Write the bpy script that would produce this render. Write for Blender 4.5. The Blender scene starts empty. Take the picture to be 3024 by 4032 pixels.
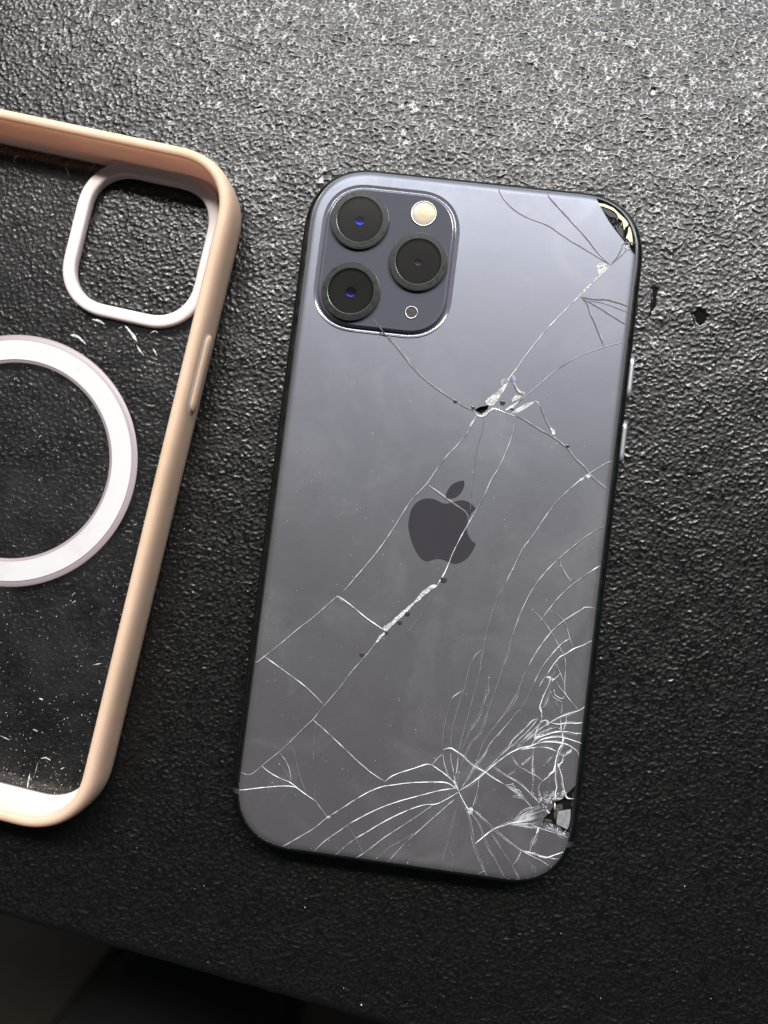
import bpy, bmesh, math, random
import numpy as np
from mathutils import Vector, Matrix
from mathutils.geometry import delaunay_2d_cdt

random.seed(7)
RNG = np.random.default_rng(7)
S = 0.001                      # everything below is written in millimetres
scene = bpy.context.scene
COL = scene.collection

# ------------------------------------------------------------------ camera
PW, PH, FPX = 3024, 4032, 3028.0
POSE_W = np.array([-3.61e-2, -3.67e-2, -0.1231])
POSE_T = np.array([11.404, -1.682, -164.63])
def _rot(w):
    t = np.linalg.norm(w); k = w / t
    K = np.array([[0, -k[2], k[1]], [k[2], 0, -k[0]], [-k[1], k[0], 0]])
    return np.eye(3) + math.sin(t) * K + (1 - math.cos(t)) * K @ K
CR = _rot(POSE_W)
CPOS = -CR.T @ POSE_T
cam = bpy.data.cameras.new('camera')
camo = bpy.data.objects.new('camera', cam); COL.objects.link(camo)
M = Matrix([list(r) for r in CR.T]).to_4x4(); M.translation = Vector(CPOS * S)
camo.matrix_world = M
cam.sensor_fit = 'VERTICAL'; cam.sensor_height = 34.61; cam.sensor_width = 25.96
cam.lens = FPX / PH * 34.61
cam.clip_start = 0.01; cam.clip_end = 50
cam.dof.use_dof = True; cam.dof.focus_distance = 0.1575; cam.dof.aperture_fstop = 9.0
scene.camera = camo

# ------------------------------------------------------------------ light
world = bpy.data.worlds.new('World'); scene.world = world; world.use_nodes = True
bg = world.node_tree.nodes['Background']
bg.inputs[0].default_value = (0.86, 0.93, 1.0, 1); bg.inputs[1].default_value = 0.045
def area(name, az, el, dist, w, h, power, col):
    """window light; az in degrees clockwise from the phone's long axis, el above the table"""
    l = bpy.data.lights.new(name, 'AREA'); l.shape = 'RECTANGLE'; l.size = w; l.size_y = h
    l.energy = power; l.color = col
    o = bpy.data.objects.new(name, l); COL.objects.link(o)
    a, e = math.radians(az), math.radians(el)
    d = Vector((math.sin(a) * math.cos(e), math.cos(a) * math.cos(e), math.sin(e)))
    o.location = d * dist
    o.rotation_euler = d.to_track_quat('Z', 'Y').to_euler()
    return o
area('window_light', 2, 55, 1.5, 1.75, 0.20, 45, (1.0, 0.965, 0.91))
area('window_sky_light', 6, 43, 2.0, 2.6, 1.1, 37, (0.82, 0.89, 1.0))

vs = scene.view_settings
vs.view_transform = 'Standard'; vs.look = 'None'; vs.exposure = 0.0; vs.gamma = 1.0; vs.use_curve_mapping = False
scene.render.engine = 'CYCLES'
cy = scene.cycles
cy.use_denoising = True
cy.max_bounces = 8; cy.transparent_max_bounces = 12; cy.sample_clamp_indirect = 6.0
cy.caustics_reflective = False; cy.caustics_refractive = False

# ------------------------------------------------------------------ helpers
def unproject(u, v, z):
    d = CR.T @ np.array([(u - PW / 2) / FPX, -(v - PH / 2) / FPX, -1.0])
    s = (z - CPOS[2]) / d[2]
    p = CPOS + s * d
    return float(p[0]), float(p[1])
ZONES = dict(z1=(1150, 650, 2.37), z2=(1800, 650, 2.0737), z3=(1400, 1300, 1.3825), z4=(1700, 2400, 2.0737),
             z5=(1700, 2800, 2.37), z6=(900, 2800, 1.8433), z7=(950, 2100, 1.9518), z8=(1800, 1450, 3.6867),
             z9=(2050, 2500, 3.6867), za=(2050, 3050, 5.53), zb=(2300, 720, 5.53), zc=(0, 400, 1.659),
             zd=(0, 1200, 1.659), ze=(0, 2300, 2.011), zf=(2300, 1000, 2.2914), zg=(1600, 0, 1.165), px=(0, 0, 1.0))
def at(zone, pts, z=8.0):
    x0, y0, s = ZONES[zone]
    return [unproject(x0 + a / s, y0 + b / s, z) for a, b in pts]

def nodes_of(name):
    m = bpy.data.materials.new(name); m.use_nodes = True
    return m, m.node_tree, m.node_tree.nodes['Principled BSDF']
def mat(name, color, rough=0.5, metal=0.0, spec=0.5, coat=0.0, noise=None, bump=None, rough_noise=None, tint=None):
    m, nt, b = nodes_of(name)
    b.inputs['Base Color'].default_value = (*color, 1); b.inputs['Roughness'].default_value = rough
    b.inputs['Metallic'].default_value = metal; b.inputs['Specular IOR Level'].default_value = spec
    b.inputs['Coat Weight'].default_value = coat
    if tint: b.inputs['Specular Tint'].default_value = (*tint, 1)
    tc = nt.nodes.new('ShaderNodeTexCoord')
    def nz(scale, detail=4, rough_=0.6):
        n = nt.nodes.new('ShaderNodeTexNoise'); n.inputs['Scale'].default_value = scale
        n.inputs['Detail'].default_value = detail; n.inputs['Roughness'].default_value = rough_
        nt.links.new(tc.outputs['Object'], n.inputs['Vector']); return n
    if noise:                                            # (scale, second colour, lo, hi)
        n = nz(noise[0]); r = nt.nodes.new('ShaderNodeMapRange')
        r.inputs['From Min'].default_value = noise[2]; r.inputs['From Max'].default_value = noise[3]
        mx = nt.nodes.new('ShaderNodeMix'); mx.data_type = 'RGBA'
        mx.inputs[6].default_value = (*color, 1); mx.inputs[7].default_value = (*noise[1], 1)
        nt.links.new(n.outputs['Fac'], r.inputs['Value']); nt.links.new(r.outputs[0], mx.inputs[0])
        nt.links.new(mx.outputs[2], b.inputs['Base Color'])
    if rough_noise:                                      # (scale, lo, hi)
        n = nz(rough_noise[0], 6, 0.65); r = nt.nodes.new('ShaderNodeMapRange')
        r.inputs['From Min'].default_value = 0.3; r.inputs['From Max'].default_value = 0.7
        r.inputs['To Min'].default_value = rough_noise[1]; r.inputs['To Max'].default_value = rough_noise[2]
        nt.links.new(n.outputs['Fac'], r.inputs['Value']); nt.links.new(r.outputs[0], b.inputs['Roughness'])
    if bump:                                             # (scale, strength, distance mm)
        n = nz(bump[0], 5); bp = nt.nodes.new('ShaderNodeBump')
        bp.inputs['Strength'].default_value = bump[1]; bp.inputs['Distance'].default_value = bump[2] * S
        nt.links.new(n.outputs['Fac'], bp.inputs['Height']); nt.links.new(bp.outputs['Normal'], b.inputs['Normal'])
    return m

def link(name, me, parent=None, mats=(), smooth=True):
    o = bpy.data.objects.new(name, me); COL.objects.link(o)
    for m in mats: me.materials.append(m)
    if smooth and len(me.polygons): me.polygons.foreach_set('use_smooth', [True] * len(me.polygons))
    if parent: o.parent = parent
    return o
def mesh(name, verts, faces, parent=None, mats=(), smooth=True, fmat=None):
    me = bpy.data.meshes.new(name)
    me.from_pydata([(a * S, b * S, c * S) for a, b, c in verts], [], faces)
    o = link(name, me, parent, mats, smooth)
    if fmat is not None: me.polygons.foreach_set('material_index', fmat)
    me.update(); return o
def recalc(o):
    bm = bmesh.new(); bm.from_mesh(o.data); bmesh.ops.recalc_face_normals(bm, faces=bm.faces); bm.to_mesh(o.data); bm.free()
def empty(name, loc=(0, 0, 0), rz=0.0):
    o = bpy.data.objects.new(name, None); COL.objects.link(o); o.empty_display_size = 0.01
    o.location = [c * S for c in loc]; o.rotation_euler = (0, 0, rz); return o
def tag(o, label, cat=None, kind=None, group=None):
    o['label'] = label
    if cat: o['category'] = cat
    if kind: o['kind'] = kind
    if group: o['group'] = group
    return o

def rrect(hx, hy, r, n=2.0, seg=14, cx=0.0, cy_=0.0):
    """rounded rectangle, counter-clockwise: points and outward normals"""
    P, N = [], []
    for sx, sy, flip in ((1, 1, 0), (-1, 1, 1), (-1, -1, 0), (1, -1, 1)):
        ts = np.linspace(0, math.pi / 2, seg + 1)
        if flip: ts = ts[::-1]
        for t in ts:
            c, s = max(math.cos(t), 0), max(math.sin(t), 0)
            P.append((cx + sx * (hx - r + r * c ** (2 / n)), cy_ + sy * (hy - r + r * s ** (2 / n))))
            nx, ny = sx * c ** (2 - 2 / n), sy * s ** (2 - 2 / n)
            l = math.hypot(nx, ny) or 1; N.append((nx / l, ny / l))
    return P, N
def sweep(name, path, prof, parent, mats, closed_prof=False, yscale=1.0, cap_top=False, cap_bot=False, seg_mat=None):
    """profile of (outward offset, z) carried round a closed path"""
    P, N = path; n = len(P); k = len(prof); V = []; F = []; fm = []
    for (x, y), (nx, ny) in zip(P, N):
        for d, z in prof: V.append((x + nx * d, y + ny * d * yscale, z))
    for i in range(n):
        j = (i + 1) % n
        for a in range(k if closed_prof else k - 1):
            b = (a + 1) % k
            F.append((i * k + a, j * k + a, j * k + b, i * k + b)); fm.append(seg_mat[a] if seg_mat else 0)
    if cap_top: F.append([i * k + k - 1 for i in range(n)]); fm.append(seg_mat[-1] if seg_mat else 0)
    if cap_bot: F.append([i * k for i in range(n)][::-1]); fm.append(0)
    return mesh(name, V, F, parent, mats, True, fm)
def sharp(o, ang=35):
    bm = bmesh.new(); bm.from_mesh(o.data)
    for e in bm.edges:
        if len(e.link_faces) == 2 and e.calc_face_angle(0) > math.radians(ang): e.smooth = False
    bm.to_mesh(o.data); bm.free()
def lathe(name, prof, cx, cy_, parent, mats, seg=64, seg_mat=None):
    P = [(cx, cy_)] * seg
    N = [(math.cos(2 * math.pi * i / seg), math.sin(2 * math.pi * i / seg)) for i in range(seg)]
    return sweep(name, (P, N), prof, parent, mats, seg_mat=seg_mat)
def plate(name, poly, z0, z1, parent, mats, bev=0.0, smooth=False):
    """flat piece with a thickness"""
    me = bpy.data.meshes.new(name); bm = bmesh.new()
    vs_ = [bm.verts.new((x * S, y * S, z0 * S)) for x, y in poly]
    f = bm.faces.new(vs_)
    ext = bmesh.ops.extrude_face_region(bm, geom=[f])
    for e in ext['geom']:
        if isinstance(e, bmesh.types.BMVert): e.co.z = z1 * S
    bmesh.ops.recalc_face_normals(bm, faces=bm.faces)
    if bev and max(max(p[0] for p in poly) - min(p[0] for p in poly), max(p[1] for p in poly) - min(p[1] for p in poly)) > 0.8:
        top = [e for e in bm.edges if all(abs(v.co.z - z1 * S) < 1e-9 for v in e.verts)]
        bmesh.ops.bevel(bm, geom=top, offset=bev * S, segments=2, affect='EDGES', profile=0.6)
    bmesh.ops.triangulate(bm, faces=[q for q in bm.faces if len(q.verts) > 4])
    bm.to_mesh(me); bm.free()
    return link(name, me, parent, mats, smooth)
def inside(pt, poly):
    x, y = pt; c = False; j = len(poly) - 1
    for i in range(len(poly)):
        xi, yi = poly[i]; xj, yj = poly[j]
        if (yi > y) != (yj > y) and x < (xj - xi) * (y - yi) / (yj - yi) + xi: c = not c
        j = i
    return c
def seg_near(p, a, b):
    ax, ay = a; bx, by = b; dx, dy = bx - ax, by - ay
    l = dx * dx + dy * dy
    t = 0 if l == 0 else max(0, min(1, ((p[0] - ax) * dx + (p[1] - ay) * dy) / l))
    q = (ax + t * dx, ay + t * dy)
    return math.hypot(p[0] - q[0], p[1] - q[1]), q
def smooth_line(pts, step=0.35):
    """Catmull-Rom through the points, resampled"""
    P = [np.array(p) for p in pts]
    if len(P) == 2: P = [P[0], (P[0] + P[1]) / 2, P[1]]
    E_ = [2 * P[0] - P[1]] + P + [2 * P[-1] - P[-2]]
    out = []
    for i in range(1, len(E_) - 2):
        a, b, c, d = E_[i - 1:i + 3]
        n = max(1, int(np.linalg.norm(c - b) / step))
        for k in range(n):
            t = k / n
            out.append(0.5 * (2 * b + (c - a) * t + (2 * a - 5 * b + 4 * c - d) * t * t + (3 * b - a - 3 * c + d) * t ** 3))
    out.append(P[-1]); return [(float(p[0]), float(p[1])) for p in out]

# ------------------------------------------------------------------ the table and what lies below it
def band_noise(ny, nx, px_mm, wl_lo, wl_hi, seed):
    g = np.random.default_rng(seed).standard_normal((ny, nx))
    fy = np.fft.fftfreq(ny, px_mm)[:, None]; fx = np.fft.rfftfreq(nx, px_mm)[None, :]
    fr = np.sqrt(fx * fx + fy * fy) + 1e-9
    w = np.exp(-((np.log(fr * math.sqrt(wl_lo * wl_hi))) / (0.5 * math.log(wl_hi / wl_lo))) ** 2)
    r = np.fft.irfft2(np.fft.rfft2(g) * w, s=(ny, nx)); return r / r.std()
ED = np.array([0.9917, -0.1284]); EV = np.array([0.1284, 0.9917]); EO = np.array([-43.8, -101.2])
U0, U1, V1, GR = -106.0, 136.0, 243.0, 0.235
nu, nv = int((U1 - U0) / GR), int(V1 / GR)
uu = U0 + np.arange(nu) * GR; vv = np.arange(nv) * GR
n1 = band_noise(nv, nu, GR, 0.9, 3.5, 1); n6 = band_noise(nv, nu, GR, 0.55, 1.2, 6)
n3 = band_noise(nv, nu, GR, 8, 40, 3); n5_ = band_noise(nv, nu, GR, 2.0, 7.0, 5)
wx_ = band_noise(nv, nu, GR, 1.2, 4.0, 11); wy_ = band_noise(nv, nu, GR, 1.2, 4.0, 12)
def dimples(cell, warp, seed):
    """distance to the nearest dimple centre, in cells, and to the second nearest"""
    X, Y = np.meshgrid(uu / cell, vv / cell)
    X = X + warp * wx_ / cell; Y = Y + warp * wy_ / cell
    X -= X.min() - 2; Y -= Y.min() - 2
    gx, gy = X.astype(int), Y.astype(int)
    jit = np.random.default_rng(seed).random((gy.max() + 3, gx.max() + 3, 2))
    f1 = np.full(X.shape, 9.0); f2 = np.full(X.shape, 9.0)
    for dy in (-1, 0, 1):
        for dx in (-1, 0, 1):
            j = jit[gy + dy, gx + dx]
            d = np.hypot(gx + dx + j[..., 0] - X, gy + dy + j[..., 1] - Y)
            f2 = np.minimum(f2, np.maximum(f1, d)); f1 = np.minimum(f1, d)
    return f1, f2
f1, f2 = dimples(1.08, 0.22, 21); g1, g2 = dimples(0.70, 0.14, 22)
rim_a = np.clip(1.55 - (f2 - f1) / 0.20, 0, 1); rim_b = np.clip(1.4 - (g2 - g1) / 0.2, 0, 1)
rim_a = rim_a * rim_a * (3 - 2 * rim_a); rim_b = rim_b * rim_b * (3 - 2 * rim_b)
keep = 0.25 + 0.75 / (1 + np.exp(-2.0 * (0.55 * n5_ + 0.4 + 0.9 * n6)))
crest_m = np.clip(rim_a * keep * 1.15 + 0.45 * rim_b * (1 - keep), 0, 1)
hgt = 0.100 * crest_m * (0.85 + 0.2 * n3.clip(-1.5, 1.5)) + 0.060 * np.clip(f1, 0, 0.7) + 0.05 * np.clip(g1, 0, .7) + 0.028 * n1 + 0.012 * n6 + 0.03 * n3 - 0.1
UU, VV = np.meshgrid(uu, vv)
WX = EO[0] + UU * ED[0] + VV * EV[0]; WY = EO[1] + UU * ED[1] + VV * EV[1]
worn = np.zeros_like(hgt)
def soft_poly(poly, pad=0.20):
    xs = [p[0] for p in poly]; ys = [p[1] for p in poly]
    idx = np.argwhere((WX > min(xs) - 1) & (WX < max(xs) + 1) & (WY > min(ys) - 1) & (WY < max(ys) + 1))
    for r, c in idx:
        p = (WX[r, c], WY[r, c])
        d = min(seg_near(p, poly[i - 1], poly[i])[0] for i in range(len(poly)))
        s = d if inside(p, poly) else -d
        worn[r, c] = max(worn[r, c], min(1, max(0, 0.5 + s / (2 * pad))))
for poly in (at('zf', [(605, 300), (640, 285), (685, 310), (665, 370), (655, 480), (620, 540), (600, 600), (588, 612), (603, 520), (610, 420)], 0),
             at('zf', [(945, 515), (985, 532), (1040, 490), (1090, 510), (1125, 560), (1100, 630), (1050, 665), (1000, 620), (985, 565)], 0),
             at('zg', [(1125, 398), (1150, 402), (1152, 432), (1135, 445), (1118, 436)], 0)):
    soft_poly(poly)
hgt = hgt * (1 - worn) - 0.20 * worn
edge = np.clip((2.4 - VV) / 2.4, 0, 1)                       # rounded lip at the table's edge
wob = 0.10 * np.interp(np.arange(nu), np.arange(0, nu, 12), RNG.standard_normal(len(np.arange(0, nu, 12))))
hgt = hgt * (1 - 0.75 * edge) - 2.0 * (1 - np.sqrt(np.clip(1 - edge ** 2, 0, 1)))
hgt -= 0.16                                                   # crests at about the table plane
WXe = WX + (edge * wob[None, :]) * EV[0]; WYe = WY + (edge * wob[None, :]) * EV[1]
co = np.stack([WXe, WYe, hgt], -1).reshape(-1, 3) * S
r_, c_ = np.meshgrid(np.arange(nv - 1), np.arange(nu - 1), indexing='ij')
q = (r_ * nu + c_).ravel()
fc = np.stack([q, q + 1, q + nu + 1, q + nu], 1)
# skirt down the front edge
sk = np.stack([WXe[0], WYe[0], np.full(nu, -14.0)], -1) * S
nb = len(co); co = np.concatenate([co, sk]); i_ = np.arange(nu - 1)
fc = np.concatenate([fc, np.stack([nb + i_, nb + i_ + 1, i_ + 1, i_], 1)])
me = bpy.data.meshes.new('table_cover')
me.vertices.add(len(co)); me.vertices.foreach_set('co', co.astype(np.float32).ravel())
me.loops.add(fc.size); me.loops.foreach_set('vertex_index', fc.astype(np.int32).ravel())
me.polygons.add(len(fc)); me.polygons.foreach_set('loop_start', np.arange(0, fc.size, 4, dtype=np.int32))
me.polygons.foreach_set('use_smooth', np.ones(len(fc), bool))
me.update(calc_edges=True)
ca_ = me.attributes.new('crest', 'FLOAT', 'POINT')
ca_.data.foreach_set('value', np.concatenate([(crest_m * (1 - worn)).ravel(), np.zeros(nu)]).astype(np.float32))
wa = me.attributes.new('worn', 'FLOAT', 'POINT')
wa.data.foreach_set('value', np.concatenate([worn.ravel(), np.zeros(nu)]).astype(np.float32))

mt, nt, b = nodes_of('black_pebbled_plastic')
b.inputs['Base Color'].default_value = (0.0032, 0.0032, 0.0032, 1); b.inputs['Specular IOR Level'].default_value = 0.5
ga = nt.nodes.new('ShaderNodeAttribute'); ga.attribute_name = 'worn'
tc = nt.nodes.new('ShaderNodeTexCoord')
gc = nt.nodes.new('ShaderNodeAttribute'); gc.attribute_name = 'crest'      # rubbed crests are glossier than the dimples
mr = nt.nodes.new('ShaderNodeMapRange'); mr.inputs['From Min'].default_value = 0.25; mr.inputs['From Max'].default_value = 0.8
mr.inputs['To Min'].default_value = 0.45; mr.inputs['To Max'].default_value = 0.22
ms_ = nt.nodes.new('ShaderNodeMapRange'); ms_.inputs['To Min'].default_value = 0.36; ms_.inputs['To Max'].default_value = 0.62
nt.links.new(gc.outputs['Fac'], ms_.inputs['Value']); nt.links.new(ms_.outputs[0], b.inputs['Specular IOR Level'])
nt.links.new(gc.outputs['Fac'], mr.inputs['Value'])
mx = nt.nodes.new('ShaderNodeMix'); mx.data_type = 'FLOAT'; mx.inputs[3].default_value = 0.12
nt.links.new(ga.outputs['Fac'], mx.inputs[0]); nt.links.new(mr.outputs[0], mx.inputs[2]); nt.links.new(mx.outputs[0], b.inputs['Roughness'])
n5 = nt.nodes.new('ShaderNodeTexNoise'); n5.inputs['Scale'].default_value = 2600; n5.inputs['Detail'].default_value = 2
nt.links.new(tc.outputs['Object'], n5.inputs['Vector'])
bp = nt.nodes.new('ShaderNodeBump'); bp.inputs['Strength'].default_value = 0.35; bp.inputs['Distance'].default_value = 0.06 * S
nt.links.new(n5.outputs['Fac'], bp.inputs['Height']); nt.links.new(bp.outputs['Normal'], b.inputs['Normal'])
MAT_TABLE = mt
ang_e = math.atan2(ED[1], ED[0])
# the slab that carries the cover
V, F = [], []
for u, v in ((-420, 1.5), (420, 1.5), (420, 620), (-420, 620)):
    p = EO + u * ED + v * EV; V += [(p[0], p[1], -18.0), (p[0], p[1], -1.2)]
F = [(0, 2, 4, 6), (1, 7, 5, 3), (0, 1, 3, 2), (2, 3, 5, 4), (4, 5, 7, 6), (6, 7, 1, 0)]
table = mesh('table_top', V, F, None, (MAT_TABLE,), False); recalc(table)
table['kind'] = 'structure'; table['label'] = 'black pebbled plastic table top the phone and case lie on'
cover = link('table_cover', me, table, (MAT_TABLE,), smooth=False)
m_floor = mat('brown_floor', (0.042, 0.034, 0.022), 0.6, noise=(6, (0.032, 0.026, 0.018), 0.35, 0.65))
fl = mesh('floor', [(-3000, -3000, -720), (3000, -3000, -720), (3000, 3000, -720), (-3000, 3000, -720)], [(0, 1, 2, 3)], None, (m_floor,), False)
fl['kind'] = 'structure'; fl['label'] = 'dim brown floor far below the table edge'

# unidentified dark shape under the table's edge, filled by a made-up black slab on legs
st = empty('dark_shape', (0, 0, -720)); tag(st, 'made-up black slab on legs for a dark shape below the table edge', 'dark_shape')
st_poly = at('px', [(620, 3700), (555, 3790), (420, 3890), (230, 4032), (120, 4160), (160, 4330), (980, 4330), (1060, 4200), (1066, 3930), (1040, 3700)], -330)
m_blk = mat('plain_black', (0.006, 0.006, 0.006), 0.8)
so = plate('shape_top', st_poly, -390 + 720, -330 + 720, st, (m_blk,), 12, True)
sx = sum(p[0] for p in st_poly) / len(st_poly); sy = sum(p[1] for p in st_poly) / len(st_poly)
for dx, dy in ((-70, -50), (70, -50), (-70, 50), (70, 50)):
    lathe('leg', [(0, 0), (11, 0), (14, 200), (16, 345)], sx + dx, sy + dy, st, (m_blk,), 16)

# ------------------------------------------------------------------ the phone
m_frame = mat('dark_polished_steel', (0.042, 0.050, 0.049), 0.2, 0.85, rough_noise=(260, 0.14, 0.3))
m_glass = mat('frosted_grey_glass', (0.0575, 0.0535, 0.0535), 0.4, 0.0, 1.0, tint=(0.75, 0.81, 1.0))
m_glass.node_tree.nodes['Principled BSDF'].inputs['IOR'].default_value = 1.6
nt = m_glass.node_tree; b = nt.nodes['Principled BSDF']; tc = nt.nodes['Texture Coordinate']
def _noise(scale, stretch, detail, dist=0.0, rz=0.0):
    mp = nt.nodes.new('ShaderNodeMapping'); mp.inputs['Scale'].default_value = stretch; mp.inputs['Rotation'].default_value = (0, 0, rz)
    n = nt.nodes.new('ShaderNodeTexNoise'); n.inputs['Scale'].default_value = scale; n.inputs['Detail'].default_value = detail
    n.inputs['Roughness'].default_value = 0.62; n.inputs['Distortion'].default_value = dist
    nt.links.new(tc.outputs['Object'], mp.inputs['Vector']); nt.links.new(mp.outputs[0], n.inputs['Vector']); return n
def _math(op, x, y):
    m = nt.nodes.new('ShaderNodeMath'); m.operation = op
    for i, v in enumerate((x, y)):
        if isinstance(v, (int, float)): m.inputs[i].default_value = v
        else: nt.links.new(v, m.inputs[i])
    return m.outputs[0]
sm1 = _noise(38, (1, 1, 1), 6, 1.2); sm2 = _noise(90, (2.0, 0.8, 1), 6, 1.5, 0.9); sm3 = _noise(700, (1, 1, 1), 3)
rr = _math('ADD', _math('MULTIPLY', sm1.outputs['Fac'], 0.16), _math('MULTIPLY', sm2.outputs['Fac'], 0.06))
rr = _math('ADD', _math('ADD', rr, _math('MULTIPLY', sm3.outputs['Fac'], 0.05)), 0.30)
nt.links.new(rr, b.inputs['Roughness'])
gr = _noise(55, (1, 1, 1), 9, 0.8)                          # thin greasy film, paler in places
mr = nt.nodes.new('ShaderNodeMapRange'); mr.inputs['From Min'].default_value = 0.5; mr.inputs['From Max'].default_value = 0.8; mr.inputs['To Max'].default_value = 0.42
nt.links.new(gr.outputs['Fac'], mr.inputs['Value'])
mx = nt.nodes.new('ShaderNodeMix'); mx.data_type = 'RGBA'
mx.inputs[6].default_value = (0.0575, 0.0535, 0.0535, 1); mx.inputs[7].default_value = (0.15, 0.145, 0.14, 1)
nt.links.new(mr.outputs[0], mx.inputs[0]); nt.links.new(mx.outputs[2], b.inputs['Base Color'])
m_plate = mat('camera_glass', (0.070, 0.072, 0.087), 0.06, 0.0, 0.5, rough_noise=(300, 0.03, 0.09))
m_logo = mat('dark_mirror_logo', (0.036, 0.034, 0.040), 0.16, 0.0, 0.5, rough_noise=(220, 0.12, 0.22))
m_inner = mat('black_chassis', (0.004, 0.004, 0.004), 0.8, 0, 0.1)
m_crk = [mat('fracture_dark', (0.12, 0.12, 0.12), 0.35, 0, 0.6),
         mat('fracture_faint', (0.13, 0.13, 0.14), 0.35, 0, 0.8),
         mat('fracture_pale', (0.46, 0.46, 0.49), 0.3, 0, 0.9, noise=(420, (0.14, 0.14, 0.15), 0.42, 0.66)),
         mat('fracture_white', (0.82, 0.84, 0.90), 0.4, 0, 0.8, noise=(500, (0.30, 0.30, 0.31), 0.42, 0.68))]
m_gap_shade = mat('crack_gap_shade', (0.02, 0.02, 0.022), 0.5, 0, 0.3)  # colour of the dark strip that paints each crack's shaded side and gap
m_chip = mat('crushed_glass', (0.62, 0.62, 0.60), 0.3, 0, 0.8, noise=(1300, (0.30, 0.30, 0.31), 0.46, 0.58), bump=(2200, 1.0, 0.5))
m_gold = mat('cream_adhesive', (0.52, 0.45, 0.24), 0.45, 0.1, noise=(900, (0.50, 0.46, 0.34), 0.35, 0.6))
m_steel = mat('bright_metal', (0.30, 0.29, 0.31), 0.4, 0.25, noise=(900, (0.18, 0.17, 0.19), 0.4, 0.7))
m_olive = mat('olive_bracket', (0.11, 0.105, 0.08), 0.35, 0.3, noise=(1500, (0.03, 0.03, 0.022), 0.4, 0.6))
m_rubber = mat('antenna_plastic', (0.022, 0.027, 0.027), 0.5)
m_dust = mat('pale_dust', (0.72, 0.71, 0.68), 0.6)

phone = empty('smartphone')
tag(phone, 'grey smartphone lying face down, its frosted glass back badly cracked', 'smartphone')
HX, HY, CRN, CN = 35.65, 71.3, 14.5, 2.35
GIN, GINY, ZG = 2.05, 1.5, 8.0
path = rrect(HX, HY, CRN, CN, 18)
prof = [(-4.2, 0.25)]
for a in np.linspace(-90, 90, 31):
    a = math.radians(a)
    c, s = abs(math.cos(a)), math.sin(a)
    prof.append((-2.05 + 2.05 * c ** 0.9, 4.0 + 3.62 * math.copysign(abs(s) ** 0.85, s)))
prof += [(-2.15, 7.62), (-2.2, 7.0), (-3.0, 6.9)]
m_shoulder = mat('frame_shoulder', (0.075, 0.085, 0.085), 0.3, 1.0, rough_noise=(260, 0.22, 0.42))
m_seam = mat('frame_seam', (0.008, 0.009, 0.009), 0.4)
fsm = [0] * (len(prof) - 1)
for i_s in range(len(prof) - 1):
    zmid = (prof[i_s][1] + prof[i_s + 1][1]) / 2; dmid = (prof[i_s][0] + prof[i_s + 1][0]) / 2
    if zmid > 6.9 and -1.62 < dmid < -0.95: fsm[i_s] = 1
    elif zmid > 6.9 and dmid < -1.8: fsm[i_s] = 2
fr = sweep('frame', path, prof, phone, (m_frame, m_shoulder, m_seam), cap_bot=True, yscale=0.74, seg_mat=fsm)
plate('inner_plate', rrect(HX - 2.25, HY - 1.7, CRN - 2.25, CN, 10)[0], 6.2, 7.05, phone, (m_inner,))
# buttons and antenna bands on the edge
def edge_pill(name, x, y0, y1, z, rz, rx, m, label=None):
    V, F = [], []; n = 14; k = 10
    ys = np.linspace(y0, y1, n)
    for y in ys:
        e = min(y - y0, y1 - y); g = min(1, math.sqrt(max(0, 1 - (1 - min(1, e / rz)) ** 2)) + 0.02)
        for a in range(k):
            t = 2 * math.pi * a / k
            V.append((x + rx * math.copysign(abs(math.cos(t)) ** 0.5, math.cos(t)) * (0.6 + 0.4 * g), y, z + rz * g * math.copysign(abs(math.sin(t)) ** 0.7, math.sin(t))))
    for i in range(n - 1):
        for a in range(k):
            b2 = (a + 1) % k; F.append((i * k + a, i * k + b2, (i + 1) * k + b2, (i + 1) * k + a))
    F.append(list(range(k))[::-1]); F.append([(n - 1) * k + a for a in range(k)])
    o = mesh(name, V, F, phone, (m,)); recalc(o)
    if label: o['label'] = label
    return o
m_btn = mat('button_steel', (0.45, 0.46, 0.50), 0.3, 0.7)
edge_pill('volume_button', 35.75, 29.4, 38.6, 4.8, 1.4, 0.62, m_btn)
edge_pill('volume_button', 35.75, 16.0, 25.0, 4.8, 1.4, 0.62, m_btn)
edge_pill('mute_switch', 35.55, 46.8, 50.6, 4.3, 1.0, 0.35, m_frame)
for sx, y in ((-1, -60.0), (1, -61.5), (-1, 60.5), (1, 60.5)):
    b_prof = [(d * 1.0, z) for d, z in prof[1:-2]]
    Vb = []; Fb = []
    for yy in (y - 0.55, y + 0.55):
        ix = (1 - max(0, (abs(yy) - (HY - CRN)) / CRN) ** CN) ** (1 / CN) * CRN - CRN
        for d, z in b_prof: Vb.append((sx * (HX + ix + d + 0.02), yy, z))
    k = len(b_prof)
    for a in range(k - 1): Fb.append((a, a + 1, k + a + 1, k + a))
    if abs(y) < 61.6 and y < 0: mesh('antenna_band', Vb, Fb, phone, (m_rubber,))
# a sliver of frame pushed out at the lower right edge
sl = at('za', [(1120, 1060), (1150, 1025), (1215, 1020), (1255, 975), (1275, 968), (1268, 1000), (1240, 1060), (1200, 1100), (1130, 1110)], 5.6)
plate('bent_sliver', sl, 5.2, 5.7, phone, (m_rubber,), 0.1)

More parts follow.
